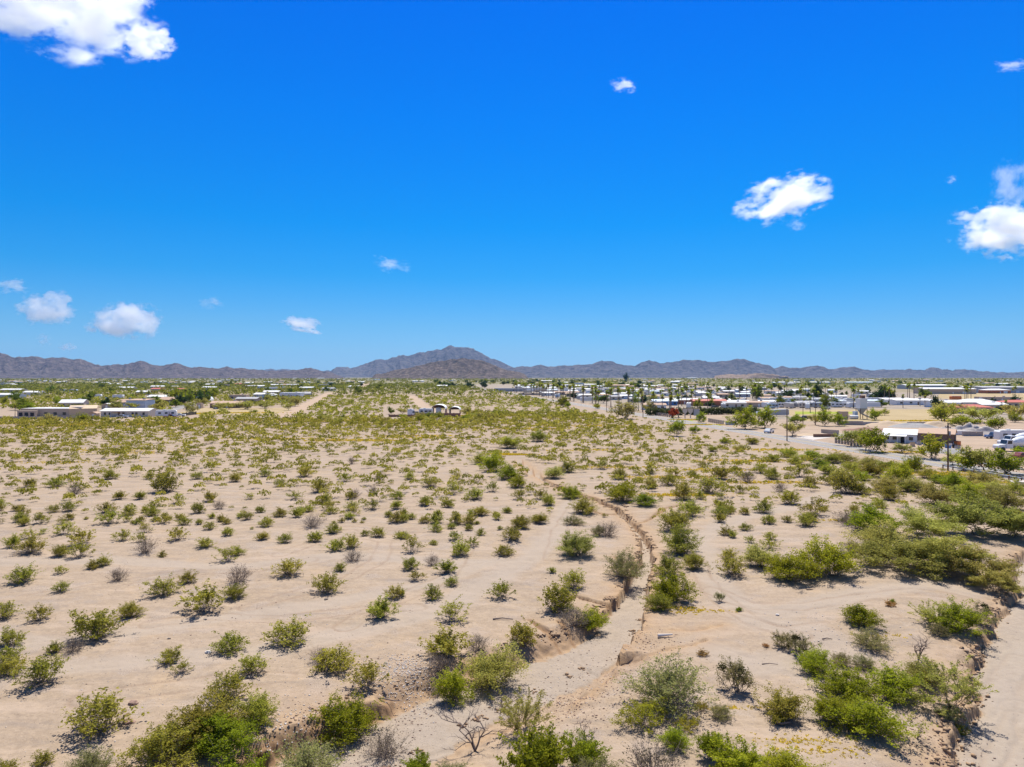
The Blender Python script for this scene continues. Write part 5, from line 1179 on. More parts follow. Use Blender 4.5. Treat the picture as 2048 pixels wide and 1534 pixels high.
def quonset(px, py, w, L, h, mat, label, yaw=0.0, open_front=False, name='arched_shed', legs=0.0):
    p = W(px, py); o = empty(name, p + Vector((0, L / 2, 0)), yaw); tag(o, label, 'shed'); n = 12; e = []
    for k in range(n + 1):
        a = math.pi * k / n; e.append((w / 2 * math.cos(a), legs + (h - legs) * math.sin(a) ** 0.8))
    inner = [(x * 0.985, legs + (z - legs) * 0.97) for x, z in e]; lin = [(x * 0.96, legs + (z - legs) * 0.93) for x, z in e]
    if open_front:
        MB().prism(e + inner[::-1], -L / 2, L / 2).build('arched_roof', M[mat], o)
        MB().prism(inner[1:-1] + lin[1:-1][::-1], -L / 2 + 0.25, L / 2 - 0.25).build('dark_lining', M['brown'], o)  # brown lining added to paint the inside of the arch dark
        if legs:
            for s_ in (-1, 1):
                for t_ in (-1, 0, 1): MB().box((s_ * (w / 2 - 0.12), t_ * (L / 2 - 0.15), legs / 2), (0.14, 0.14, legs)).build('post', M['steel'], o)
                MB().box((s_ * (w / 2 - 0.02), 0, legs / 2), (0.05, L - 0.4, legs)).build('side_panel', M['fence_brown'], o)
        MB().prism([(x, z) for x, z in inner], L / 2 - 0.2, L / 2 - 0.1).build('back_panel', M['brown'], o)
    else:
        MB().prism(e, -L / 2, L / 2).build('arched_roof', M[mat], o)
        MB().box((0, -L / 2 - 0.03, h * 0.35), (w * 0.4, 0.06, h * 0.7)).build('door', M['grey_wall'], o)
quonset(401, 803, 10, 12, 4.3, 'white', 'big white arched tent shed among the trees', 0.15)
trailer(333, 834, 8.5, 'white and brown motorhome parked right of the long cream home', 'vehicles at the left homestead', 0.35, name='motorhome')
vehicle(340, 837, 'maroon pickup in front of the motorhome', 'car_maroon', 0.2, 'pickup')
vehicle(245, 836, 'pale blue car in front of the long cream home', 'car_silver', 0.1)
vehicle(360, 833, 'white car beside the dark fence', 'car_white', 0.2)
block_wall(366, 392, 832, 1.3, 'car_dark', 'dark mesh fence on the verge right of the motorhome', 'mesh_fence', 2.5, pyl=829)
def at_label(desc, px, py): return label_at(desc, px, py)
for i, px in enumerate(range(166, 246, 9)):
    vehicle(px, 797 + (i % 2), at_label(('white', 'blue', 'silver', 'dark')[i % 4] + ' car in the scrap row', px, 796), ('car_white', 'car_blue', 'car_silver', 'car_dark')[i % 4], random.uniform(-0.4, 3), group='cars in the long row on the left')
trailer(192, 796, 9, 'white trailer in the row of parked cars', 'trailers on the left', 0.1, parts=False)
trailer(237, 797, 9, 'white trailer at the right end of the row of cars', 'trailers on the left', -0.1, parts=False)
trailer(137, 784, 20, 'long pale blue mobile home alone on the left', 'trailers on the left', 0, 'pale_blue', parts=False, name='mobile_home')
LEFT_H = [(248, 780, 26, 'cream', 'white_roof', 'gable'), (315, 777, 24, 'white', 'white_roof', 'gable'), (313, 783, 15, 'grey_wall', 'red_roof', 'gable'), (360, 784, 12, 'tan', 'red_roof', 'gable'), (20, 785, 30, 'cream', 'white_roof', 'gable'), (12, 797, 22, 'pale_blue', 'white_roof', 'gable'), (62, 791, 18, 'white', 'white_roof', 'gable'), (286, 790, 14, 'grey_wall', 'white_roof', 'gable'),
          (10, 765, 26, 'cream', 'tan_roof', 'gable'), (24, 764, 22, 'pink', 'tan_roof', 'hip'), (58, 763, 20, 'pale_blue', 'white_roof', 'gable'), (92, 764, 24, 'white', 'white_roof', 'gable'), (120, 766, 26, 'cream', 'white_roof', 'gable'), (140, 762, 18, 'tan', 'tan_roof', 'gable'), (170, 760, 30, 'pale_blue', 'grey_roof', 'gable'), (195, 767, 16, 'white', 'white_roof', 'gable'), (210, 768, 20, 'pale_blue', 'white_roof', 'gable'),
          (232, 764, 22, 'cream', 'grey_roof', 'hip'), (252, 763, 24, 'white', 'white_roof', 'gable'), (288, 765, 22, 'white', 'white_roof', 'gable'), (320, 758, 36, 'white', 'white_roof', 'gable'), (355, 763, 22, 'pale_blue', 'grey_roof', 'gable'), (362, 758, 24, 'white', 'white_roof', 'gable'), (385, 765, 20, 'pale_blue', 'white_roof', 'gable'), (420, 772, 22, 'white', 'white_roof', 'gable'), (425, 758, 40, 'white', 'white_roof', 'gable'), (465, 758, 44, 'white', 'white_roof', 'gable'),
          (440, 773, 28, 'tan', 'tan_roof', 'flat'), (475, 771, 16, 'tan', 'red_roof', 'gable'), (500, 776, 18, 'tan', 'grey_roof', 'gable'), (522, 776, 14, 'white', 'white_roof', 'gable'), (535, 766, 24, 'cream', 'white_roof', 'gable'), (552, 773, 22, 'white', 'white_roof', 'gable'), (545, 781, 18, 'white', 'white_roof', 'flat'), (563, 780, 9, 'white', 'white_roof', 'flat'), (580, 795, 20, 'white', 'white_roof', 'flat'), (605, 794, 14, 'grey_wall', 'grey_roof', 'gable'),
          (612, 780, 20, 'blue_wall', 'white_roof', 'gable'), (610, 767, 22, 'pale_blue', 'white_roof', 'gable'), (590, 757, 40, 'white', 'white_roof', 'gable'), (642, 757, 50, 'white', 'white_roof', 'gable'), (658, 769, 26, 'blue_wall', 'blue_wall', 'flat'), (655, 782, 16, 'white', 'grey_roof', 'gable'), (705, 777, 15, 'grey_wall', 'white_roof', 'shed'), (688, 757, 44, 'cream', 'white_roof', 'gable'), (722, 766, 26, 'cream', 'white_roof', 'gable'), (752, 760, 34, 'blue_wall', 'pale_blue', 'gable'), (782, 761, 44, 'rust', 'tan_roof', 'flat'),
          (790, 754.6, 60, 'white', 'white_roof', 'gable'), (835, 764, 40, 'white', 'white_roof', 'gable'), (822, 757, 60, 'white', 'white_roof', 'gable'), (884, 775.5, 17, 'tan', 'white_roof', 'gable'), (905, 762, 26, 'pale_blue', 'white_roof', 'gable'), (848, 757, 40, 'cream', 'grey_roof', 'hip'), (540, 797, 10, 'white', 'white_roof', 'gable_front'), (527, 799, 9, 'pale_blue', 'white_roof', 'gable_front'), (517, 796, 10, 'grey_wall', 'white_roof', 'gable'), (542, 790, 16, 'cream', 'white_roof', 'gable')]
CN = dict(cream='cream', white='white', grey_wall='grey', tan='tan', pale_blue='pale blue', pink='pink', blue_wall='blue', rust='rust red', brown='brown')
RN_ = dict(white_roof='white', red_roof='red', tan_roof='tan', grey_roof='grey', blue_wall='blue', pale_blue='pale blue')
for i, (px, py, w, wl_, rf, st) in enumerate(LEFT_H):
    building('house', px, py, w * 0.9, 9, 3.0, 1.1, wl_, rf, at_label(f'{CN[wl_]} house with {RN_[rf]} roof', px, py - 3), 'house', st, random.uniform(-0.25, 0.25), 3 if py > 762 else 2, py > 762, 'houses spread over the left plain')
r_ = random.Random(5)
for i in range(46):
    px = r_.uniform(0, 720); py = 752 + 18 * 1400 / r_.uniform(900, 3200)
    wl_ = r_.choice(['white', 'white', 'cream', 'pale_blue', 'tan', 'grey_wall']); rf = r_.choice(['white_roof', 'white_roof', 'grey_roof', 'tan_roof'])
    building('house', px, py, r_.uniform(12, 26), 9, 3.0, 1.2, wl_, rf, at_label(f'tiny far {CN[wl_]} house with {RN_[rf]} roof', px, py - 2), 'house', r_.choice(['gable', 'gable', 'hip', 'flat']), r_.uniform(-0.4, 0.4), 2, False, 'houses spread over the left plain')

# ---- carports and brown fence in the middle
block_wall(778, 846, 834, 1.0, 'fence_brown', 'low brown board fence left of the carports', 'board_fence', 2.4)
block_wall(846, 920, 834, 1.7, 'fence_brown', 'taller brown board fence in front of the carports', 'board_fence', 2.4)
quonset(877, 829, 6.4, 9, 4.6, 'white', 'larger white arched carport behind the brown fence', 0.0, True, 'carport', 2.6)
quonset(909, 829, 5.0, 8, 3.6, 'white', 'smaller white arched carport behind the brown fence', 0.0, True, 'carport', 2.0)
trailer(877, 828, 5.0, 'white trailer parked inside the larger carport', 'vehicles by the carports', math.pi / 2 + 0.1, parts=True)
trailer(822, 832, 2.8, 'small white camper at the left of the carports', 'vehicles by the carports', math.pi / 2 - 0.2)
vehicle(833, 831, 'dark pickup beside the small white camper', 'car_dark', math.pi / 2, 'pickup')
trailer(852, 830, 6.5, 'white fifth wheel trailer left of the larger carport', 'vehicles by the carports', 0.1)
vehicle(880, 785, 'white car far out on the scrub plain', 'car_white', 0.3)
vehicle(889, 784.5, 'dark blue car far out on the scrub plain', 'car_blue', 0.1)
vehicle(566, 805, 'small white car in the green scrub left of the dirt road', 'car_white', 0.3)

# ---- the shop: white porch house, brown open metal shed
def shop():
    p = W(1766, 884); yaw = -0.62
    o = empty('shop_building', p, yaw, (0.88, 0.88, 0.80)); tag(o, 'white shop with porch and a brown open ended metal shed attached', 'shop')
    # local x runs along the front to the right, y away
    MB().prism([(0, 0), (9, 0), (9, 3.0), (4.5, 4.3), (0, 3.0)], 0, 9.5, 'X').v
    m = MB(); m.prism([(0, 0), (9, 0), (9, 2.9), (4.5, 4.2), (0, 2.9)], 0, 9.2, 'X'); m.build('wall', M['white'], o)
    r = MB(); r.prism([(-0.4, 2.82), (4.5, 4.24), (9.4, 2.82), (9.4, 2.96), (4.5, 4.38), (-0.4, 2.96)], -0.4, 9.3, 'X'); r.build('roof', M['white_roof'], o)
    MB().prism([(-2.6, 2.35), (0.02, 2.75), (0.02, 2.87), (-2.6, 2.47)], -0.3, 6.6, 'X').build('porch_roof', M['white_roof'], o)
    for x in (0.0, 2.1, 4.2, 6.3): MB().box((x, -2.4, 1.2), (0.14, 0.14, 2.4)).build('porch_post', M['white'], o)
    MB().box((5.3, -0.04, 1.05), (1.0, 0.08, 2.1)).build('door', M['dark'], o)
    add_windows(o, [1.2, 3.2, 7.6], 1.1, 1.1, 1.0, 0.0)
    MB().box((-1.2, -2.9, 0.6), (3.0, 0.1, 1.2)).build('porch_fence', M['peach'], o)
    b = MB(); b.box((14.0, 0.06, 2.35), (9.4, 0.12, 2.5)); b.build('shed_front_panel', M['brown'], o)
    MB().box((14.0, 9.0, 1.8), (9.4, 0.12, 3.6)).build('shed_back_panel', M['brown'], o)
    MB().prism([(-0.5, 3.45), (4.5, 4.9), (9.5, 3.45), (9.5, 3.6), (4.5, 5.05), (-0.5, 3.6)], 9.3, 19.0, 'X').build('shed_roof', M['tan_roof'], o)
    MB().prism([(0, 3.5), (9, 3.5), (4.5, 4.85)], 18.6, 18.7, 'X').build('gable_panel', M['grey_wall'], o)
    for x in (9.6, 12.6, 15.6, 18.5):
        for y in (0.1, 8.9): MB().box((x, y, 1.8), (0.16, 0.16, 3.6)).build('shed_post', M['steel'], o)
shop()
r_ = random.Random(9)
JUNK = [('crate', 'grey_wall', 'box'), ('barrel', 'blue_wall', 'barrel'), ('tool_cabinet', 'white', 'box'), ('tyre_stack', 'tyre', 'barrel'), ('toolbox', 'orange', 'box'), ('pallet_stack', 'peach', 'box')]
for i, (px, py) in enumerate([(1838, 890), (1846, 888), (1853, 891), (1862, 889), (1870, 892), (1878, 890), (1886, 893), (1893, 896), (1900, 892), (1908, 896), (1914, 891), (1825, 893), (1915, 898), (1899, 899)]):
    nm, mt, kd = JUNK[i % 6]; p = W(px, py); o = empty(nm, p, r_.random() * 3); s_ = r_.uniform(0.7, 1.3)
    tag(o, at_label(f'{CN.get(mt, dict(tyre="black", orange="orange", peach="tan").get(mt, mt))} {nm.replace("_", " ")} by the open shed', px, py), nm.split('_')[0], 'clutter in front of the open shed')
    if kd == 'box':
        MB().box((0, 0, 0.5 * s_), (1.2 * s_, 0.9 * s_, 0.9 * s_)).build('body', M[mt], o); MB().box((0, 0, 0.99 * s_), (1.28 * s_, 0.98 * s_, 0.07)).build('lid', M['dark'], o)
    else:
        MB().tube([(0, 0, 0), (0, 0, 0.45), (0, 0, 0.95)], [0.38, 0.42, 0.38], 12).build('body', M[mt], o); MB().tube([(0, 0, 0.95), (0, 0, 0.99)], 0.36, 12).build('lid', M['dark'], o)

# ---- batching plant silo
def silo():
    p = W(1723, 838); o = empty('batch_plant_silo', p, 0.1); tag(o, 'white batching plant silo tower on steel legs', 'silo')
    MB().box((0, 0, 6.6), (3.2, 3.2, 4.2)).build('bin', M['white'], o)
    MB().box((0.4, 0, 9.3), (1.6, 1.6, 1.2)).build('dust_collector', M['rusty'], o)
    MB().add([(-1.5, -1.5, 4.48), (1.5, -1.5, 4.48), (1.5, 1.5, 4.48), (-1.5, 1.5, 4.48), (-0.4, -0.4, 2.2), (0.4, -0.4, 2.2), (0.4, 0.4, 2.2), (-0.4, 0.4, 2.2)], [(0, 4, 5, 1), (1, 5, 6, 2), (2, 6, 7, 3), (3, 7, 4, 0), (4, 7, 6, 5)]).build('hopper', M['grey_wall'], o)
    for x in (-1.5, 1.5):
        for y in (-1.5, 1.5): MB().box((x, y, 2.25), (0.22, 0.22, 4.5)).build('leg', M['rusty'], o)
    MB().tube([(0, 0, 2.3), (2.5, 0.5, 1.2), (5, 1, 0.5)], 0.35, 6).build('conveyor', M['grey_wall'], o)
    MB().box((-2.6, 0.3, 1.7), (1.4, 1.6, 3.2)).build('control_cabin', M['pale_blue'], o)
    MB().tube([(-6, -1.0, 0.9), (-2.5, -1.2, 0.9)], 0.85, 10).build('tank', M['white'], o)
silo()
trailer(1706, 816, 7, 'white storage container left behind the silo', 'containers behind the silo', 0.25, 'white', parts=False, name='storage_container')
trailer(1745, 815, 9, 'long white storage container right behind the silo', 'containers behind the silo', 0.25, 'white', parts=False, name='storage_container')
def mixer(px, py, label, yaw):
    p = W(px, py); o = empty('mixer_truck', p, yaw); tag(o, label, 'truck', 'concrete mixer trucks in the yard')
    MB().box((0.3, 0, 0.85), (8.4, 0.9, 0.3)).build('chassis', M['car_dark'], o)
    MB().prism([(-4.6, 0.7), (-2.6, 0.7), (-2.6, 1.7), (-4.4, 1.55), (-4.6, 1.3)], -0.95, 0.95).build('hood', M['car_white'], o)
    c = MB().prism([(-2.7, 0.7), (-1.1, 0.7), (-1.1, 2.8), (-2.35, 2.8), (-2.7, 1.75)], -1.15, 1.15).build('cab', M['car_white'], o)
    MB().prism([(-2.5, 1.8), (-1.35, 1.8), (-1.35, 2.55), (-2.3, 2.55)], -1.17, 1.17).build('cab_window', M['glass'], c)
    MB().add([(-2.74, -1.0, 1.8), (-2.74, 1.0, 1.8), (-2.42, 1.0, 2.7), (-2.42, -1.0, 2.7)], [(0, 1, 2, 3)]).build('windscreen', M['glass'], c)
    pts = [(-0.8, 0, 1.9), (0.1, 0, 2.0), (1.2, 0, 2.2), (2.4, 0, 2.45), (3.6, 0, 2.8), (4.4, 0, 3.1)]
    MB().tube(pts, [0.55, 1.0, 1.22, 1.2, 0.8, 0.45], 16).build('drum', M['car_white'], o)
    MB().box((4.7, 0, 2.9), (0.7, 1.2, 0.9)).build('hopper', M['grey_wall'], o)
    MB().box((4.9, 0, 1.7), (1.2, 0.5, 0.2), M=Matrix.Rotation(0.7, 3, 'Y')).build('chute', M['grey_wall'], o)
    wheels(o, [(-3.5, -1.05), (-3.5, 1.05), (1.2, -1.0), (1.2, 1.0), (2.5, -1.0), (2.5, 1.0), (3.8, -1.0), (3.8, 1.0)], 1.45)
mixer(2028, 902, 'nearer white concrete mixer truck at the right edge', 0.05)
mixer(2034, 893, 'further white concrete mixer truck behind the first', 0.05)
trailer(2022, 882, 8.0, 'white box trailer in the dirt lot at the right', 'vehicles in the yard', 0.0, 'white', parts=True, name='box_trailer')
vehicle(1990, 877, 'dark blue pickup hitched to the white box trailer', 'car_blue', math.pi, 'pickup')
vehicle(2046, 918, 'dark red car at the right edge behind the shrubs', 'car_maroon', 0.2)
trailer(1560, 832, 8, 'grey batching hopper machine at the left of the yard', 'vehicles in the yard', 0.3, 'grey_wall', parts=False, name='plant_machine')
vehicle(1612, 838, 'dark old car under the yard trees', 'car_dark', 0.2)
vehicle(1538, 866, 'white car at the edge of the road yard', 'car_white', 0.9)
vehicle(1515, 831, 'white pickup beside the big green trees', 'car_white', 0.2, 'pickup')
building('shed', 1690, 839, 3.2, 2.6, 3.2, 0.1, 'tan', 'tan_roof', 'boxy tan shed in the yard left of the silo', 'shed', 'flat', 0.2, 0, False)
def barrier(px, py, L, h, mat, label, yaw=0.0, name='concrete_bunker'):
    p = W(px, py); o = empty(name, p, yaw); tag(o, label, 'wall'); n = max(2, int(L / 1.8)); r = random.Random(int(px))
    for i in range(n):
        b = MB().box((0, 0, h / 2), (L / n - 0.05, 0.7, h)).build('block', M[mat], o); b.location = (-L / 2 + L * (i + 0.5) / n, r.uniform(-0.06, 0.06), 0)
barrier(1700, 850, 9, 1.5, 'block', 'row of brown blocks below the silo', -0.15)
barrier(1738, 850, 7, 1.2, 'concrete', 'row of pale blocks right of the brown blocks', 0.0)
barrier(1834, 851, 7, 1.3, 'block', 'brown block bunker holding grey gravel', 0.0)
barrier(1650, 874, 7, 0.9, 'rusty', 'rusty low rail rack near the road', 0.1, 'rail_rack')
barrier(1945, 872, 6, 1.4, 'block', 'stacked brown blocks by the rubble heap', 0.0)
barrier(1916, 870, 5, 1.3, 'white', 'white blocks in front of the rubble heap', 0.0)
def heap(px, py, w, d, h, mat, label, seed, name='gravel_heap', cat='heap', rough=0.2):
    p = W(px, py); n = 26; g = np.linspace(-1, 1, n); X, Y = np.meshgrid(g, g); R = np.hypot(X, Y)
    z = h * np.clip(1 - R, 0, 1) ** 0.8 * (1 + rough * 2 * fbm(X * 2.5, Y * 2.5, 3, seed)) - 0.05
    V = np.stack([X * w / 2, Y * d / 2, z], -1).reshape(-1, 3); idx = np.arange(n * n).reshape(n, n)
    f = np.stack([idx[:-1, :-1], idx[:-1, 1:], idx[1:, 1:], idx[1:, :-1]], -1).reshape(-1, 4)
    o = link(bpy.data.objects.new(name, np_mesh(name, V, f, [M[mat]], rough < 0.4))); o.location = p + Vector((0, d / 2, 0)); tag(o, label, cat)
heap(1840, 856, 18, 8, 1.8, 'gravel', 'long grey gravel heap behind the shop', 1)
heap(1790, 852, 18, 9, 1.8, 'sand_pile', 'tan sand heap left of the gravel heap', 2, 'sand_heap')
heap(1885, 853, 14, 7, 2.0, 'sand_pile', 'tan sand heap between gravel and rubble', 3, 'sand_heap')
heap(1908, 866, 14, 7, 1.7, 'rubble', 'broken concrete rubble heap, left of two', 4, 'rubble_heap', rough=0.7)
heap(1958, 868, 20, 7, 2.0, 'rubble', 'broken concrete rubble heap, right of two', 5, 'rubble_heap', rough=0.7)
heap(1910, 908, 11, 6, 1.3, 'gravel', 'small blue grey gravel heap behind the roadside trees', 6)
heap(1640, 872, 15, 6, 0.9, 'sand_pile', 'low dirt heap beside the paved road', 8, 'dirt_heap')
heap(1740, 862, 18, 5, 1.2, 'fence_brown', 'red brown dirt bank below the silo', 9, 'dirt_heap')

# ---- poles, guardrails, culvert, signs, fences
def utility_pole(px, py, h, label, arm=True, r=0.16):
    p = W(px, py, -0.1); o = empty('utility_pole', p, 1.42); tag(o, label, 'pole', 'wooden utility poles')
    MB().tube([(0, 0, 0), (0, 0, h)], [r, r * 0.65], 8).build('post', M['pole'], o)
    if arm:
        MB().box((0, 0, h - 0.9), (2.4, 0.12, 0.14)).build('crossarm', M['pole'], o)
        for x in (-1.05, -0.4, 0.4, 1.05): MB().tube([(x, 0, h - 0.83), (x, 0, h - 0.6)], 0.06, 6).build('insulator', M['grey_wall'], o)
        MB().tube([(0, -0.3, h - 2.4), (0, -0.3, h - 1.6)], 0.2, 8).build('transformer', M['grey_wall'], o)
utility_pole(1896, 941, 9.2, 'nearest brown wooden utility pole beside the road', True, 0.17)
utility_pole(1574, 882, 9.0, 'wooden utility pole at the road left of the yard', False)
utility_pole(1606, 852, 9.0, 'thin wooden utility pole in the yard, left of two', False, 0.13)
utility_pole(1631, 851, 9.0, 'thin wooden utility pole in the yard, right of two', False, 0.13)
utility_pole(1286, 835, 9.5, 'wooden utility pole where the palms meet the hedge', False, 0.15)
utility_pole(1213, 822, 9.5, 'wooden utility pole among the roadside palms', False, 0.15)
def guardrail(D0, D1, off, label):
    a, b = at_road(D0, off), at_road(D1, off); L = np.linalg.norm(b - a); o = empty('guardrail', (a[0], a[1], 0), math.atan2(b[1] - a[1], b[0] - a[0])); tag(o, label, 'guardrail', 'guardrails at the culvert')
    MB().prism([(0.0, 0.45), (0.07, 0.5), (0.0, 0.56), (0.0, 0.62), (0.07, 0.67), (0.0, 0.75), (-0.03, 0.75), (-0.03, 0.45)], 0, L, 'X').build('rail', M['steel'], o)
    pm = MB().box((0, 0.1, 0.35), (0.15, 0.15, 0.75)).mesh('post', M['pole']); n = int(L / 2.4)
    for i in range(n + 1): q = link(bpy.data.objects.new('post', pm), o); q.location = (L * i / n, 0.02, 0)
guardrail(90, 137, -5.0, 'steel guardrail on the near side of the road')
guardrail(88, 141, 5.0, 'steel guardrail on the far side of the road')
def marker(px, py, label):
    p = W(px, py); o = empty('marker_post', p); tag(o, label, 'marker'); MB().box((0, 0, 0.6), (0.12, 0.06, 1.2)).build('post', M['yellow_paint'], o); MB().box((0, -0.04, 1.05), (0.2, 0.02, 0.3)).build('reflector', M['white'], o)
marker(1928, 932, 'yellow marker post at the end of the far guardrail')
def culvert():
    c = at_road(113, -7.2); o = empty('culvert', (c[0], c[1], -1.1), math.atan2(RD[1], RD[0])); tag(o, 'concrete box culvert headwall under the road at the right edge', 'culvert')
    # the headwall runs along the road, its mouth opens away from it (local +y)
    for x in (-3.4, 0.0, 3.4): MB().box((x, 0, 0.6), (0.4, 3.0, 1.6)).build('pier', M['concrete'], o)
    MB().box((0, 0, 1.55), (9.0, 3.2, 0.4)).build('deck_beam', M['concrete'], o)
    MB().box((0, -1.6, 0.6), (7.6, 0.1, 1.5)).build('mouth_shade_panel', M['dark'], o)  # near-black back panel stands for the shade deep in the culvert
    for s_ in (-1, 1): MB().box((s_ * 5.2, 1.2, 0.7), (3.4, 0.35, 1.6), rz=s_ * -0.6).build('wing_wall', M['concrete'], o)
culvert()
def shield_sign(px, py, label, kind):
    p = W(px, py); o = empty('sign', p, 0.1); tag(o, label, 'sign', 'shield shaped park signs')
    if kind == 'shield': MB().prism([(-1.15, 3.9), (-1.0, 2.7), (0, 1.5), (1.0, 2.7), (1.15, 3.9)][::-1], -0.12, 0.12).build('board', M['cream'], o); MB().box((0, 0, 4.0), (2.5, 0.3, 0.25)).build('cap', M['tan'], o)
    else: MB().box((0, 0, 2.4), (2.4, 0.3, 2.8)).build('board', M['grey_wall'], o); MB().box((0, 0, 3.9), (2.8, 0.4, 0.3)).build('cap', M['tan'], o)
    MB().box((0, 0, 0.8), (0.35, 0.28, 1.6)).build('post', M['cream'], o)
shield_sign(1370, 836, 'tan shield shaped sign, left of three by the road', 'shield')
shield_sign(1381, 836, 'tan shield shaped sign, middle of three by the road', 'shield')
shield_sign(1393, 836, 'grey square sign board, right of three by the road', 'square')
def post_fence(px0, py0, px1, py1, n, label, rail=True):
    a, b = flat(px0, py0), flat(px1, py1); L = np.linalg.norm(b - a); o = empty('post_fence', (a[0], a[1], 0), math.atan2(b[1] - a[1], b[0] - a[0])); tag(o, label, 'fence')
    pm = MB().box((0, 0, 0.75), (0.45, 0.45, 1.5)).mesh('post', M['block'])
    for i in range(n): q = link(bpy.data.objects.new('post', pm), o); q.location = (L * i / (n - 1), 0, 0)
    if rail:
        for z in (0.45, 1.0): MB().box((L / 2, 0, z), (L, 0.08, 0.1)).build('rail', M['rusty'], o)
post_fence(1306, 830, 1343, 835, 10, 'row of pale fence posts beside the grass verge')
post_fence(1418, 844, 1446, 849, 8, 'row of brown fence posts right of the signs')
post_fence(1672, 886, 1722, 893, 9, 'rusty pipe fence along the road before the shop')
post_fence(1644, 868, 1676, 870, 14, 'tall thin wire fence by the dirt heap')
block_wall(1452, 1472, 850, 1.2, 'pale_blue', 'short blue grey wall behind the roadside tree', step=3)

# ---- warehouses, pink house, park buildings on the right
RIGHT_H = [(1950, 827, 17, 10, 3.0, 1.2, 'pink', 'red_roof', 'hip', 'pink stucco house with red roof at the right'), (1962, 815, 20, 12, 3.0, 1.8, 'cream', 'white_roof', 'hip', 'white roofed house behind the pink house'), (1900, 788, 50, 22, 5, 1.2, 'tan', 'white_roof', 'gable', 'long tan warehouse with white roof'), (1855, 778, 60, 22, 5, 1.2, 'grey_wall', 'white_roof', 'gable', 'grey warehouse with pale roof behind the trees'),
           (2010, 786, 52, 24, 6, 1.0, 'grey_wall', 'grey_roof', 'gable', 'large grey warehouse at the right'), (1998, 787, 24, 14, 3.5, 1.4, 'rust', 'white_roof', 'hip', 'low red brown shed in front of the large grey warehouse'), (1960, 780, 44, 14, 4, 0.8, 'grey_wall', 'white_roof', 'gable', 'pale roofed warehouse between the two long ones'), (2040, 815, 16, 10, 3, 1.2, 'tan', 'red_roof', 'hip', 'tan house with red roof at the right edge'),
           (2000, 803, 26, 8, 2.6, 0.6, 'tan', 'tan_roof', 'flat', 'low tan building beside the airstrip field'), (1990, 820, 14, 8, 2.8, 0.9, 'cream', 'white_roof', 'gable', 'cream house right of the pink house'), (1832, 810, 24, 9, 2.8, 0.8, 'white', 'white_roof', 'shed', 'white mobile home with deep dark carport behind the dry field'), (1800, 808, 18, 9, 2.8, 0.8, 'white', 'white_roof', 'shed', 'white mobile home left of the one with carport'),
           (1895, 815, 16, 9, 2.8, 1.0, 'white', 'white_roof', 'gable', 'white house behind the green tree left of the pink house'), (1552, 758, 40, 12, 4, 1.5, 'tan', 'red_roof', 'hip', 'far house with orange roof under the right range'), (1385, 757, 70, 16, 5, 1.5, 'white', 'white_roof', 'gable', 'far white building under the right range'), (1500, 758, 50, 14, 4, 1, 'pink', 'tan_roof', 'flat', 'far pinkish building left of the orange roofed house'),
           (1095, 765, 34, 14, 5, 1, 'cream', 'white_roof', 'gable', 'cream two storey building behind the palms'), (1160, 762, 40, 14, 5, 1.0, 'cream', 'white_roof', 'flat', 'pale block shaped building among the trees'), (1040, 783, 60, 12, 3.2, 0.6, 'grey_wall', 'grey_roof', 'flat', 'long low grey building at the road beyond the palms'), (1075, 790, 36, 3, 1.6, 0.1, 'tan', 'tan', 'flat', 'tan boundary wall building at the park corner'),
           (1420, 812, 20, 9, 3.0, 0.9, 'rust', 'red_roof', 'gable', 'rust red park building behind the hedge, left'), (1365, 809, 22, 9, 2.8, 0.8, 'rust', 'white_roof', 'gable', 'rust red park building with white roof behind the hedge'), (1335, 811, 12, 8, 2.6, 0.7, 'blue_wall', 'pale_blue', 'gable', 'blue park cabin behind the hedge'), (1470, 812, 18, 8, 2.6, 0.7, 'white', 'white_roof', 'gable', 'white park home right of the rust red building'),
           (1682, 811, 6, 6, 2.8, 0.6, 'blue_wall', 'pale_blue', 'gable', 'small blue cabin left of the silo containers'), (1640, 768, 46, 14, 4, 1, 'blue_wall', 'white_roof', 'gable', 'blue walled hall at the back of the park'), (1580, 768, 50, 14, 4, 1, 'white', 'white_roof', 'gable', 'white hall at the back of the park'), (1720, 768, 56, 14, 4, 1, 'white', 'pale_blue', 'gable', 'white hall with pale blue roof at the back of the park'), (1240, 776, 30, 14, 4, 1, 'tan', 'tan_roof', 'gable', 'tan hall in the middle of the park'), (1190, 774, 34, 14, 4, 1, 'tan', 'white_roof', 'gable', 'tan hall with white roof in the middle of the park'), (1130, 775, 24, 14, 4, 1, 'grey_wall', 'grey_roof', 'hip', 'grey hall behind the roadside palms')]
for px, py, w, d, h, rh, wl_, rf, st, lab in RIGHT_H:
    building('warehouse' if 'warehouse' in lab else 'house', px, py, w, d, h, rh, wl_, rf, lab, 'warehouse' if 'warehouse' in lab else 'building', st, random.uniform(-0.1, 0.1), 4 if 'warehouse' not in lab else 0, py > 775 and 'wall building' not in lab, garage=4 if 'warehouse' in lab else 0)
trailer(1911, 800, 8, 'orange tank trailer at the edge of the airstrip field', None, 0.05, 'orange', parts=False, name='tank_trailer')
r_ = random.Random(21)
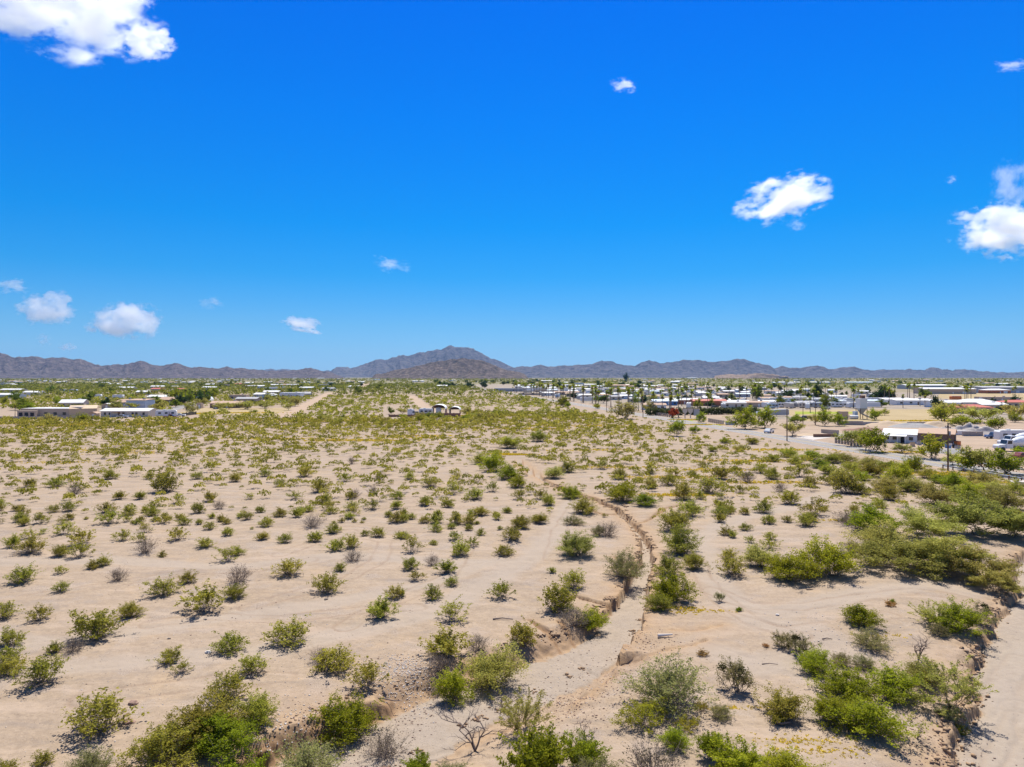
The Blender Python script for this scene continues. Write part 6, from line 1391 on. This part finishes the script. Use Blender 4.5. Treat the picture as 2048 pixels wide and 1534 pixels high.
# trailer park: rows of white trailers and mobile homes beyond the palms
n_t = 0
for row, off in enumerate([22, 36, 50, 64, 78, 92, 108, 124, 140, 158, 176, 194, 214, 236, 260, 286, 316, 348]):
    D = 322 + r_.uniform(0, 26) + row * 3
    while D < 1150:
        D += r_.uniform(22, 34) * (1 + D / 900.0)
        q = at_road(D, off + r_.uniform(-3, 3)); px = CX + q[0] / q[1] * F; py = HZ + CAM_H * F / q[1]
        if px > 1770 or px < 1035 or r_.random() < 0.22: continue
        if off > 240 and D < 420: continue
        wl_ = r_.choice(['white', 'white', 'cream', 'pale_blue', 'tan', 'grey_wall']); near = D < 480
        if r_.random() < 0.5:
            trailer(px, py, r_.uniform(7, 11), label_at(f'{CN[wl_]} trailer in the park', px, py - 4), 'trailers in the park', r_.uniform(-0.3, 0.3) + (1.4 if r_.random() < 0.4 else 0), wl_, at=Vector((q[0], q[1], 0)), parts=near)
        else:
            rf = r_.choice(['white_roof', 'white_roof', 'grey_roof', 'tan_roof', 'pale_blue'])
            building('mobile_home', px, py, r_.uniform(8, 13), 6, 2.7, 0.7, wl_, rf, label_at(f'{CN[wl_]} mobile home, {RN_[rf]} roof, in the park', px, py - 4), 'mobile home', 'gable', r_.uniform(-0.2, 0.2), 3 if near else 2, near, 'mobile homes in the park', at=Vector((q[0], q[1], 0)))
        n_t += 1
for i in range(26):
    px = 1535 + (i % 13) * 13.5 + r_.uniform(-3, 3); py = (816 if i < 13 else 806) + r_.uniform(-2, 1.5); q = flat(px, py); wl_ = r_.choice(['white', 'white', 'cream', 'grey_wall', 'pale_blue'])
    trailer(px, py, r_.uniform(5, 8), label_at(f'{CN[wl_]} trailer at the park edge', px, py - 4), 'trailers in the park', r_.uniform(-0.4, 0.4) + (1.3 if i % 3 == 0 else 0), wl_, at=Vector((q[0], q[1], 0)))
for i in range(40):
    px = r_.uniform(1000, 2048); py = 752 + 18 * 1400 / r_.uniform(1250, 3000)
    wl_ = r_.choice(['white', 'white', 'cream', 'pale_blue', 'tan']); rf = r_.choice(['white_roof', 'white_roof', 'grey_roof', 'tan_roof'])
    building('house', px, py, r_.uniform(14, 30), 10, 3.2, 1.2, wl_, rf, label_at(f'tiny far {CN[wl_]} house, {RN_[rf]} roof', px, py - 2), 'house', r_.choice(['gable', 'hip', 'flat']), r_.uniform(-0.4, 0.4), 2, False, 'houses spread over the right plain')
for i in range(16):
    D = r_.uniform(300, 700); q = at_road(D, 17 + r_.uniform(-1, 60)); px = CX + q[0] / q[1] * F; py = HZ + CAM_H * F / q[1]
    c = r_.choice(['car_white', 'car_blue', 'car_silver', 'car_dark'])
    vehicle(px, py, label_at(f'{c[4:]} car parked in the park', px, py), c, r_.uniform(0, 3), at=Vector((q[0], q[1], 0)), group='cars in the trailer park')
print('PARK', n_t)

# ------------------------------------------------------------------ town trees, palms, hedge
def palm_kind(seed, n=38, skirt=True):
    r = np.random.default_rng(seed); k = Kind(); V = []; Fc = []; vv = []
    for i in range(n):
        az = r.random() * 6.28; el = r.uniform(-0.7, 1.3); L = 0.21 * r.uniform(0.8, 1.15); d = np.array([math.cos(az) * math.cos(el), math.sin(az) * math.cos(el), math.sin(el)]); side = np.array([-math.sin(az), math.cos(az), 0])
        p = np.array([0, 0, 0.95]); b = len(V); tone = r.random()
        for s in range(5):
            t = s / 4; q = p + d * L * t - np.array([0, 0, 0.10 * L * 6 * t * t * max(0.15, math.cos(el))]) * 0.28; wd = 0.034 * math.sin(min(1, t * 1.2 + 0.12) * 2.6)
            V += [q + side * wd - np.array([0, 0, wd * 0.4]), q - side * wd - np.array([0, 0, wd * 0.4])]; vv += [tone, tone]
        for s in range(4): Fc.append((b + 2 * s, b + 2 * s + 1, b + 2 * s + 3, b + 2 * s + 2))
    k.leaf = np_mesh('crown', np.array(V), np.array(Fc), [M['palm']], attrs={'v': vv})
    k.wood = MB().tube([(0, 0, -0.01), (0.004, 0, 0.3), (0.006, 0.003, 0.65), (0, 0, 0.95)], [0.028, 0.019, 0.016, 0.015], 7).mesh('trunk', M['palm_trunk'])
    V = []; Fc = []
    for i in range(14):
        a = i / 14 * 6.28; b = len(V); c, s = math.cos(a), math.sin(a)
        V += [(0.016 * c, 0.016 * s, 0.945), (0.075 * c - 0.01 * s, 0.075 * s + 0.01 * c, 0.90), (0.06 * c, 0.06 * s, 0.83 - 0.03 * r.random()), (0.05 * c + 0.012 * s, 0.05 * s - 0.012 * c, 0.89)]; Fc.append((b, b + 1, b + 2, b + 3))
    k.skirt = np_mesh('dead_fronds', np.array(V), np.array(Fc), [M['skirt']], attrs={'v': r.random(len(V))})
    return k
PALMS = [palm_kind(i) for i in range(4)]
def palm(x, y, h, label, group, seed):
    k = PALMS[seed % 4]; r = random.Random(seed); o = empty('palm_tree', (x, y, 0), r.random() * 6.28, (h * 1.05, h * 1.05, h)); o.rotation_euler[0] = r.uniform(-0.03, 0.03); tag(o, label, 'palm tree', group)
    link(bpy.data.objects.new('trunk', k.wood), o); link(bpy.data.objects.new('crown', k.leaf), o); link(bpy.data.objects.new('dead_fronds', k.skirt), o)
r_ = random.Random(31); n_p = 0
def palm_px(x, y): return CX + x / y * F, HZ + CAM_H * F / y
D = 300.0
while D < 760:
    D += r_.uniform(6, 11); q = at_road(D, r_.uniform(10, 15)); px, py = palm_px(*q); h = r_.uniform(8.0, 11.5)
    palm(q[0], q[1], h, label_at('tall palm in the roadside row', px, py - h * S(py) * 0.6), 'palms along the road', n_p); n_p += 1
for i in range(190):
    D = 300 + 560 * r_.random() ** 1.15; q = at_road(D, r_.uniform(18, 300)); px, py = palm_px(*q)
    if px > 1790 or (D < 330 and q[0] > 100): continue
    h = r_.uniform(5.5, 11); palm(q[0], q[1], h, label_at(('tall' if h > 8 else 'short') + ' palm among the park trailers', px, py - h * S(py) * 0.6), 'palms in the trailer park', n_p); n_p += 1
for px, py, h in [(1930, 804, 11), (1936, 805, 10), (1942, 804, 11.5), (1933, 806, 9), (2030, 796, 9), (2026, 797, 8), (1806, 816, 7), (1840, 812, 7), (1850, 814, 6.5), (1828, 797, 12), (1815, 800, 11), (1819, 797, 12), (1790, 800, 11), (1770, 798, 10), (363, 806, 7), (371, 805, 9), (384, 804, 8), (391, 806, 7.5), (408, 807, 8), (330, 804, 7), (334, 806, 7), (345, 805, 7), (298, 806, 7.5), (82, 822, 5), (2012, 826, 6), (30, 835, 5.5), (1510, 800, 12), (1517, 800, 11)]:
    p = W(px, py); palm(p.x, p.y, h, label_at('palm standing by the houses', px, py - h * S(py) * 0.6), 'palms by the houses', n_p); n_p += 1
TK = {}
TK['tree'] = [plant_kind(500 + i, 'tree', 'bark', H=1.0, R=0.5, n_main=9, tilt=(0.1, 1.25), sub=8, n_leaf=1500, size=0.055, sigma=0.06, frm=0.4, rad=0.018, z0=0.16, trunk=0.045, sub_len=0.5) for i in range(4)]
TK['verde'] = [plant_kind(520 + i, 'lush', 'bark', H=1.0, R=0.55, n_main=10, tilt=(0.1, 1.3), sub=9, n_leaf=2600, size=0.036, sigma=0.05, frm=0.35, rad=0.014, z0=0.10, trunk=0.035, sub_len=0.55) for i in range(4)]
TK['dark'] = [plant_kind(540 + i, 'dark_tree', 'bark', H=1.0, R=0.42, n_main=12, tilt=(0.05, 1.2), sub=8, n_leaf=1800, size=0.05, sigma=0.06, frm=0.25, rad=0.018, z0=0.12, trunk=0.04, sub_len=0.5) for i in range(3)]
TK['olive'] = [plant_kind(560 + i, 'mesquite', 'bark', H=1.0, R=0.55, n_main=9, tilt=(0.1, 1.25), sub=9, n_leaf=2400, size=0.036, sigma=0.05, frm=0.4, rad=0.014, z0=0.18, trunk=0.04, sub_len=0.5) for i in range(3)]
def tree(kind, px, py, w, h, label, group=None, seed=0, at=None):
    k = TK[kind][seed % len(TK[kind])]; p = at if at is not None else W(px, py); r = random.Random(seed)
    nm = dict(tree='shade_tree', verde='palo_verde_tree', dark='darkleaf_tree', olive='mesquite_tree')[kind]  # names sort mixed trees by crown colour alone; the species are assigned
    o = empty(nm, p, r.random() * 6.28, (w * 0.85, w * 0.85, h * 0.82)); tag(o, label, nm.replace('_tree', ' tree').replace('palo verde tree', 'palo verde'), group)
    link(bpy.data.objects.new('trunk', k.wood), o); link(bpy.data.objects.new('crown', k.leaf), o)
# roadside and yard trees one by one: kind, px, py foot, width px, height px, label
TREES = [('verde', 1490, 858, 66, 40, 'broad bright green tree at the road below the trailer park'), ('verde', 1530, 856, 60, 42, 'second bright green tree right of the broad roadside tree'), ('verde', 1592, 848, 34, 24, 'small spreading green tree in the yard left of the poles'), ('olive', 1585, 872, 46, 34, 'olive tree at the road edge beside the pole'), ('verde', 1650, 852, 40, 36, 'round green tree with dark trunk in the yard'), ('verde', 1678, 852, 34, 26, 'light green tree left of the silo'), ('olive', 1630, 850, 26, 26, 'grey green tree between the yard poles'),
         ('verde', 1750, 840, 40, 22, 'low bright green tree right of the silo'), ('olive', 1769, 831, 20, 16, 'small rounded grey tree in the dry field'), ('olive', 1702, 892, 52, 42, 'forked olive tree before the shop'), ('verde', 1752, 905, 62, 62, 'tall bright green tree left of the shop porch'), ('olive', 1732, 900, 44, 44, 'olive tree behind the forked one'), ('verde', 1862, 918, 68, 44, 'round green tree in front of the open shed'), ('olive', 1805, 906, 44, 20, 'low grey shrub tree before the shop'), ('verde', 1935, 940, 70, 44, 'large green tree by the far guardrail, left'), ('olive', 1968, 944, 80, 60, 'tall feathery tree by the far guardrail'), ('verde', 2010, 950, 90, 46, 'wide green tree by the far guardrail, right'), ('olive', 1905, 930, 40, 30, 'olive tree right of the near utility pole'), ('verde', 2040, 912, 40, 24, 'green bush tree in front of the mixer trucks'),
         ('verde', 1886, 846, 60, 34, 'green tree behind the sand heap'), ('olive', 1880, 836, 50, 34, 'grey green tree above the gravel heap'), ('olive', 1960, 846, 80, 40, 'wide grey green tree above the rubble heap'), ('verde', 1925, 852, 60, 26, 'low green tree above the rubble heap'), ('verde', 1990, 862, 50, 30, 'yellow green tree right of the rubble heap'), ('olive', 1905, 826, 50, 24, 'rounded grey tree left of the pink house'), ('dark', 1875, 820, 36, 28, 'dark green tree left of the pink house'), ('dark', 2003, 829, 22, 22, 'dark palm like tree right of the pink house'), ('olive', 2034, 840, 60, 40, 'grey tree at the right edge behind the lot'), ('verde', 2030, 845, 30, 20, 'bright green bush at the right edge behind the lot'), ('dark', 1985, 812, 14, 18, 'dark slim tree behind the pink house'), ('dark', 2030, 812, 28, 22, 'dark umbrella shaped tree at the right'),
         ('dark', 1762, 801, 40, 30, 'big dark pine in the park, left of two'), ('dark', 1782, 800, 26, 22, 'big dark pine in the park, right of two'), ('dark', 1635, 800, 28, 36, 'tall dark tree in the middle of the park'), ('dark', 1582, 799, 20, 18, 'dark rounded tree in the park'), ('tree', 1516, 803, 28, 34, 'tall yellow green tree in the park'), ('dark', 1198, 792, 18, 14, 'dark domed tree behind the roadside palms'), ('dark', 1252, 762, 14, 16, 'dark pointed pine beyond the park'), ('tree', 1850, 796, 34, 20, 'green tree below the warehouses'), ('verde', 1836, 782, 24, 12, 'pale green tree in front of the grey warehouse'),
         ('olive', 1250, 838, 60, 36, 'wide grey green tree at the road by the hedge'), ('verde', 1128, 814, 34, 22, 'vivid green round tree at the road left'), ('verde', 1195, 818, 18, 14, 'vivid green bush on the road verge'), ('verde', 1354, 872, 40, 34, 'vivid green round bush left of the road'), ('olive', 1300, 826, 30, 26, 'grey green tree at the left end of the hedge'), ('verde', 1403, 846, 26, 22, 'slim green tree right of the signs'), ('verde', 1390, 866, 26, 18, 'bright green bush on the near road verge'),
         ('olive', 322, 822, 22, 20, 'grey tree beside the motorhome'), ('olive', 312, 812, 26, 18, 'pale rounded tree behind the long cream home'), ('olive', 381, 829, 28, 26, 'grey green tree at the dark fence'), ('olive', 97, 846, 36, 20, 'broad olive tree in front of the adobe house'), ('verde', 165, 846, 26, 20, 'green tree in front of the peach garage'), ('dark', 211, 813, 24, 18, 'dark tree left of the grey hip roofed house'), ('olive', 446, 828, 26, 14, 'olive tree on the dry field edge'), ('olive', 458, 818, 30, 16, 'olive tree in front of the low brown house'), ('olive', 490, 818, 40, 16, 'olive tree right of the low brown house'), ('tree', 782, 828, 18, 14, 'round green tree left of the brown fence'), ('olive', 805, 828, 24, 14, 'grey tree behind the low brown fence'), ('olive', 932, 831, 22, 20, 'grey green tree right of the carports'), ('verde', 508, 827, 18, 8, 'low green bush on the dry field')]
for i, (kd, px, py, wp, hp, lab) in enumerate(TREES):
    s = S(py); tree(kd, px, py, wp / s, hp / s, lab, None, i)
r_ = random.Random(41); n_tr = 0
def grove(n, px0, px1, D0, D1, kinds, desc, group, wr=(5, 9), hr=(4, 7), test=None):
    global n_tr
    for i in range(n):
        px = r_.uniform(px0, px1); D = D0 + (D1 - D0) * r_.random(); py = HZ + CAM_H * F / D; x = (px - CX) / F * D
        if test and not test(x, D): continue
        kd = r_.choice(kinds); w = r_.uniform(*wr); h = r_.uniform(*hr)
        tree(kd, px, py, w, h, label_at(f"{dict(tree='green', verde='bright green', dark='dark green', olive='grey green')[kd]} {desc}", px, py - h * S(py) * 0.5), group, n_tr, Vector((x, D, 0))); n_tr += 1
notroad = lambda x, y: abs((x - road_x(y)) * RN[0]) > 9
grove(70, 0, 600, 350, 800, ['tree', 'olive', 'olive', 'verde'], 'tree by the left houses', 'trees among the left houses', (5, 10), (3.5, 6.5))
grove(26, 340, 430, 430, 620, ['tree', 'verde', 'dark'], 'tree in the left grove', 'trees among the left houses', (6, 11), (5, 9))
grove(60, 0, 760, 700, 1800, ['tree', 'dark', 'olive'], 'far tree on the left', 'trees among the left houses', (7, 13), (4, 8))
grove(70, 850, 1330, 1000, 2300, ['dark', 'tree', 'dark', 'verde'], 'far tree under the mountain', 'trees below the central mountain', (10, 18), (6, 10), notroad)
grove(64, 1060, 1780, 380, 1150, ['tree', 'dark', 'verde'], 'tree in the park', 'trees in the trailer park', (5, 9), (4, 7), lambda x, y: (x - road_x(y)) * RN[0] > 20)
grove(26, 1530, 1760, 400, 700, ['tree', 'verde', 'dark'], 'small tree at the park edge', 'trees in the trailer park', (3.5, 6), (3, 5))
grove(44, 1500, 2048, 800, 2000, ['tree', 'olive', 'dark'], 'far tree on the right', 'trees on the right plain', (8, 14), (5, 8))
grove(24, 1010, 1200, 400, 560, ['verde', 'olive', 'verde'], 'bushy tree left of the road', 'bushy trees along the road', (4, 7), (2.2, 4), lambda x, y: 7 < -(x - road_x(y)) * RN[0] < 34)
grove(30, 640, 1000, 262, 300, ['olive', 'verde'], 'bushy tree near the carports', 'bushy trees along the road', (3.5, 6), (1.8, 3.2), lambda x, y: x < road_x(y) - 9)
# oleander hedge
def hedge():
    a, b = flat(1295, 831), flat(1515, 828); o = empty('oleander_hedge', (0, 0, 0)); tag(o, 'long dense oleander hedge in front of the trailer park', 'hedge'); r = np.random.default_rng(2); n = 16
    for i in range(n):
        t = (i + 0.5) / n; c = a + (b - a) * t; L = np.linalg.norm(b - a) / n; m = 520
        q = r.normal(0, 1, (m, 3)); q /= np.linalg.norm(q, axis=1)[:, None]; q *= (r.random((m, 1)) ** 0.25) * (0.8 + 0.4 * r.random((m, 1)))
        pc = np.stack([c[0] + q[:, 0] * L * 0.75, c[1] + q[:, 1] * 1.6, 1.7 + q[:, 2] * (1.6 + 0.3 * math.sin(i * 2.1))], -1); pc[:, 2] = np.maximum(pc[:, 2], 0.05)
        fake = [(np.array([p, p + 0.01, p + 0.02, p + 0.03]), 1) for p in pc]
        V, Fc, v = leaves(r, fake, m, 0.42, 0.05, 0.0, 1.8); link(bpy.data.objects.new('foliage', np_mesh('foliage', V, Fc, [M['hedge']], attrs={'v': v})), o)
        br = [(np.array([[c[0] + r.normal(0, 0.4), c[1] + r.normal(0, 0.3), 0], [c[0] + r.normal(0, 0.6), c[1], 0.8], [c[0] + r.normal(0, 0.9), c[1], 1.6], [c[0] + r.normal(0, 1.2), c[1], 2.4]]), 1) for _ in range(6)]
        V, Fc = tubes(br, 0.05); link(bpy.data.objects.new('stem', np_mesh('stem', V, Fc, [M['bark']])), o)
hedge()
def red_tree():
    k = plant_kind(600, 'red_leaf', 'rusty', H=1.0, R=0.5, n_main=9, tilt=(0.1, 1.1), sub=5, n_leaf=900, size=0.07, sigma=0.05, frm=0.4, rad=0.03)
    p = W(1346, 836); o = empty('red_tree', p, 0.4, (4.2, 4.2, 4.4)); tag(o, 'bright red bush like sculpture tree by the park entrance', 'tree')
    link(bpy.data.objects.new('trunk', k.wood), o); link(bpy.data.objects.new('crown', k.leaf), o)
red_tree()
print('TREES', n_tr, n_p)

# ------------------------------------------------------------------ the air: thin even haze over the whole plain
def haze():
    x0, x1, y0, y1, z0, z1 = -15000, 15000, -15000, 15000, -12, 500
    o = MB().box(((x0 + x1) / 2, (y0 + y1) / 2, (z0 + z1) / 2), (x1 - x0, y1 - y0, z1 - z0)).build('haze', None); tag(o, 'thin blue desert haze over the plain', 'haze', kind='stuff')
    m, n, l = new_mat('haze'); v = n.new('ShaderNodeVolumePrincipled'); q = n.new('ShaderNodeOutputMaterial')
    v.inputs['Color'].default_value = rgb(0.25, 0.55, 1.0); v.inputs['Density'].default_value = 2.3e-5; v.inputs['Anisotropy'].default_value = 0.0
    l.new(v.outputs[0], q.inputs['Volume']); o.data.materials.append(m)
haze()
